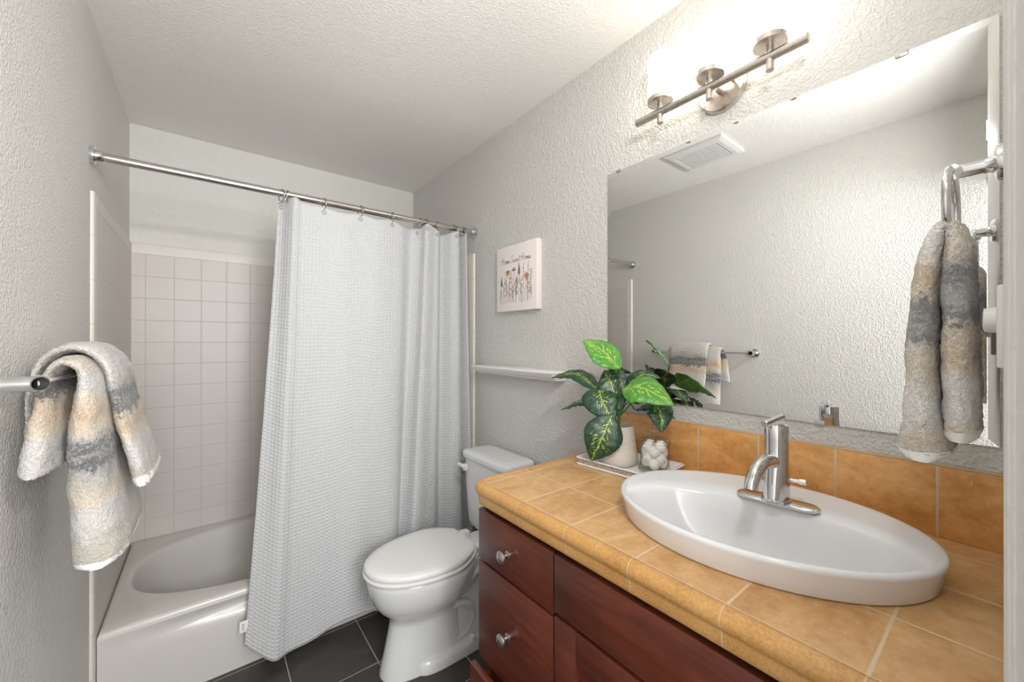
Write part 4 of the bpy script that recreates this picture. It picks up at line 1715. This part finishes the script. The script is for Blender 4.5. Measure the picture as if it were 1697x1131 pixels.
# ------------------------------------------------------------------ glass jar with cotton balls
JX, JY = 1.402, 0.685
jar = thing('glass_jar', 'clear lidded glass jar full of cotton balls on the tray', 'jar', (JX, JY, ZT))
b = BM()
lathe(b, [(0.002, 0.0005), (0.046, 0.0005), (0.048, 0.004), (0.046, 0.010), (0.0425, 0.016), (0.042, 0.05), (0.0425, 0.080), (0.044, 0.086), (0.0425, 0.087), (0.0405, 0.080),
          (0.0398, 0.05), (0.0398, 0.016), (0.036, 0.010), (0.002, 0.0095)], (JX, JY, ZT), (0, 0, 1), 48)
link('jar_body', b, M_glass, jar, smooth=40)
b = BM()
lathe(b, [(0.002, 0.0885), (0.036, 0.0885), (0.037, 0.0875), (0.0455, 0.0878), (0.047, 0.091), (0.0455, 0.0945), (0.036, 0.100), (0.020, 0.1045), (0.0085, 0.107), (0.0075, 0.110), (0.0125, 0.115), (0.0145, 0.1215),
          (0.0125, 0.128), (0.007, 0.1325), (0.001, 0.1335)], (JX, JY, ZT), (0, 0, 1), 48)
link('jar_lid', b, M_glass, jar, smooth=40, label='glass lid with ball knob')
rnd = random.Random(11)
bb = BM()
bmesh.ops.create_icosphere(bb, subdivisions=4, radius=0.0168)
for v in bb.verts:
    v.co *= 1 + 0.10 * mnoise.noise(v.co * 90) + 0.05 * mnoise.noise(v.co * 260)
cot0 = link('cotton_ball', bb, M_cotton, smooth=80, base=(0, 0, 0))
spots = []
for lay, zz in enumerate((0.0272, 0.0438, 0.0604, 0.0755)):
    for k in range(4):
        a = k * math.pi / 2 + lay * math.pi / 4 + 0.5
        spots.append((JX + 0.0228 * math.cos(a), JY + 0.0228 * math.sin(a), ZT + zz + 0.001 * (k % 2)))
for i, p in enumerate(spots):
    o = cot0 if i == 0 else cot0.copy()
    if i:
        COL.objects.link(o)
    o.location = p
    o.rotation_euler = (rnd.uniform(0, 6), rnd.uniform(0, 6), rnd.uniform(0, 6))
    tag(o, 'white cotton ball packed inside the lidded glass jar', 'cotton ball', 'cotton balls in the glass jar')

# ------------------------------------------------------------------ potted plant
PX, PY = 1.378, 0.806
plant = thing('potted_plant', 'variegated leafy plant in a beige ribbed pot on the tray', 'plant', (PX, PY, ZT))
b = BM()
lathe(b, [(0.002, 0.0005), (0.053, 0.0005), (0.059, 0.004), (0.0635, 0.014), (0.064, 0.026), (0.061, 0.045), (0.0565, 0.075), (0.0535, 0.10), (0.0520, 0.120), (0.0525, 0.126), (0.0505, 0.127),
          (0.0485, 0.122), (0.049, 0.10), (0.049, 0.098), (0.002, 0.097)], (PX, PY, ZT), (0, 0, 1), 56)
link('pot', b, M_pot, plant, smooth=45)
b = BM()
g_ = 14
vv = {}
for i_ in range(-g_, g_ + 1):
    for j_ in range(-g_, g_ + 1):
        x, y = i_ / g_ * 0.0485, j_ / g_ * 0.0485
        if x * x + y * y < 0.0485 ** 2:
            vv[i_, j_] = b.verts.new((PX + x, PY + y, ZT + 0.106 + 0.006 * mnoise.noise(Vector((x * 120, y * 120, 0)))))
for (i_, j_), v in vv.items():
    q = [(i_, j_), (i_ + 1, j_), (i_ + 1, j_ + 1), (i_, j_ + 1)]
    if all(k in vv for k in q):
        b.faces.new([vv[k] for k in q])
link('potting_mix', b, M_bark, plant, smooth=0, kind='stuff')


def leaf(base, mid, tip, width, nrm, m, name='leaf', fold=0.22, curl=0.0, wmax=0.42):
    nu, nv = 26, 8
    P = bez([base, mid, tip], nu // 2)
    nu = len(P) - 1
    b = BM()
    uvl = b.loops.layers.uv.new('UVMap')
    nh = Vector(nrm).normalized()
    g = []
    for i in range(nu + 1):
        t = (P[min(i + 1, nu)] - P[max(i - 1, 0)]).normalized()
        side = t.cross(nh).normalized()
        up = side.cross(t).normalized()
        s = i / nu
        # ovate outline with a drawn-out tip
        if s < wmax:
            k = math.sin(math.pi / 2 * s / wmax) ** 0.75
        else:
            q = (s - wmax) / (1 - wmax)
            k = (1 - q ** 1.9) ** 0.95 * (1 - 0.10 * q)
        w = width / 2 * max(k, 0.012)
        row = []
        for j in range(-nv, nv + 1):
            v = j / nv
            z = fold * w * abs(v) ** 1.3 - fold * 0.9 * w * abs(v) ** 3 + curl * w * v * v
            z += 0.0016 * math.sin(s * 34 + abs(v) * 3) * abs(v)
            row.append(b.verts.new(P[i] + side * (w * v) + up * z))
        g.append(row)
    for i in range(nu):
        for j in range(2 * nv):
            f = b.faces.new((g[i][j], g[i + 1][j], g[i + 1][j + 1], g[i][j + 1]))
            for lp, (a, c) in zip(f.loops, ((i, j), (i + 1, j), (i + 1, j + 1), (i, j + 1))):
                lp[uvl].uv = (a / nu, (c - nv) / nv)
    o = link(name, b, m, plant, smooth=80)
    sol = o.modifiers.new('thickness', 'SOLIDIFY')
    sol.thickness = 0.0007
    sol.offset = 0
    return o


CROWN = Vector((1.378, 0.800, 1.130))


def petiole(p, r=0.0022, mid=None):
    b = BM()
    q = Vector(p)
    mm = Vector(mid) if mid else (CROWN + q) / 2 + Vector((0, 0, 0.012))
    tube(b, bez([Vector((PX, PY, ZT + 0.100)) + (CROWN - Vector((PX, PY, ZT + 0.1))) * 0.5, mm, q], 7), r, 8)
    link('stalk', b, M_stem, plant, smooth=60)


LEAVES = [
    # base, mid, tip, width, normal, material, fold, curl, stalk
    ((1.368, 0.789, 1.244), (1.352, 0.848, 1.302), (1.330, 0.914, 1.338), 0.112, (-0.42, -0.62, 0.66), 1, 0.20, -0.10),
    ((1.362, 0.778, 1.178), (1.365, 0.700, 1.190), (1.385, 0.612, 1.146), 0.122, (-0.50, -0.50, 0.70), 1, 0.18, -0.15),
    ((1.354, 0.862, 1.180), (1.330, 0.833, 1.142), (1.327, 0.782, 1.078), 0.125, (-0.70, -0.60, 0.38), 0, 0.20, -0.10),
    ((1.325, 0.788, 1.102), (1.286, 0.798, 1.026), (1.276, 0.832, 0.952), 0.122, (-0.74, -0.62, 0.22), 0, 0.22, -0.10),
    ((1.372, 0.790, 1.110), (1.375, 0.830, 1.190), (1.380, 0.862, 1.236), 0.092, (-0.74, -0.62, 0.15), 0, 0.22, 0.0),
    ((1.372, 0.868, 1.158), (1.372, 0.980, 1.215), (1.345, 1.085, 1.196), 0.075, (-0.35, -0.35, 0.87), 0, 0.30, -0.10),
    ((1.385, 0.880, 1.110), (1.385, 0.965, 1.118), (1.360, 1.050, 1.075), 0.070, (-0.25, -0.10, 0.95), 0, 0.25, -0.20),
    ((1.412, 0.690, 1.140), (1.400, 0.664, 1.115), (1.392, 0.655, 1.058), 0.080, (-0.66, -0.66, 0.30), 0, 0.22, -0.10),
    ((1.400, 0.812, 1.150), (1.415, 0.840, 1.215), (1.430, 0.850, 1.250), 0.070, (-0.62, -0.50, 0.60), 0, 0.22, 0.0),
    ((1.405, 0.790, 1.165), (1.440, 0.760, 1.222), (1.470, 0.705, 1.215), 0.080, (-0.40, -0.20, 0.88), 0, 0.20, -0.1),
    ((1.410, 0.830, 1.150), (1.450, 0.850, 1.200), (1.485, 0.880, 1.195), 0.078, (-0.25, -0.25, 0.93), 0, 0.20, -0.1),
    ((1.415, 0.770, 1.130), (1.450, 0.720, 1.168), (1.480, 0.660, 1.130), 0.082, (0.10, -0.45, 0.88), 0, 0.20, -0.1),
    ((1.410, 0.760, 1.110), (1.440, 0.700, 1.130), (1.462, 0.650, 1.090), 0.075, (0.20, -0.60, 0.75), 0, 0.20, -0.1),
]
for base_, mid_, tip_, wd_, nr_, mi_, fo_, cu_ in LEAVES:
    leaf(base_, mid_, tip_, wd_, nr_, M_leaf_light if mi_ else M_leaf_dark, 'leaf', fo_, cu_)
    petiole(base_)
b = BM()
tube(b, bez([(PX, PY, ZT + 0.100), (PX + 0.002, PY - 0.004, ZT + 0.15), CROWN], 6), [0.0055] * 10 + [0.004] * 3, 10)
link('stem', b, M_stem, plant, smooth=60)

for o in bpy.data.objects:
    if '_b' in o:
        del o['_b']
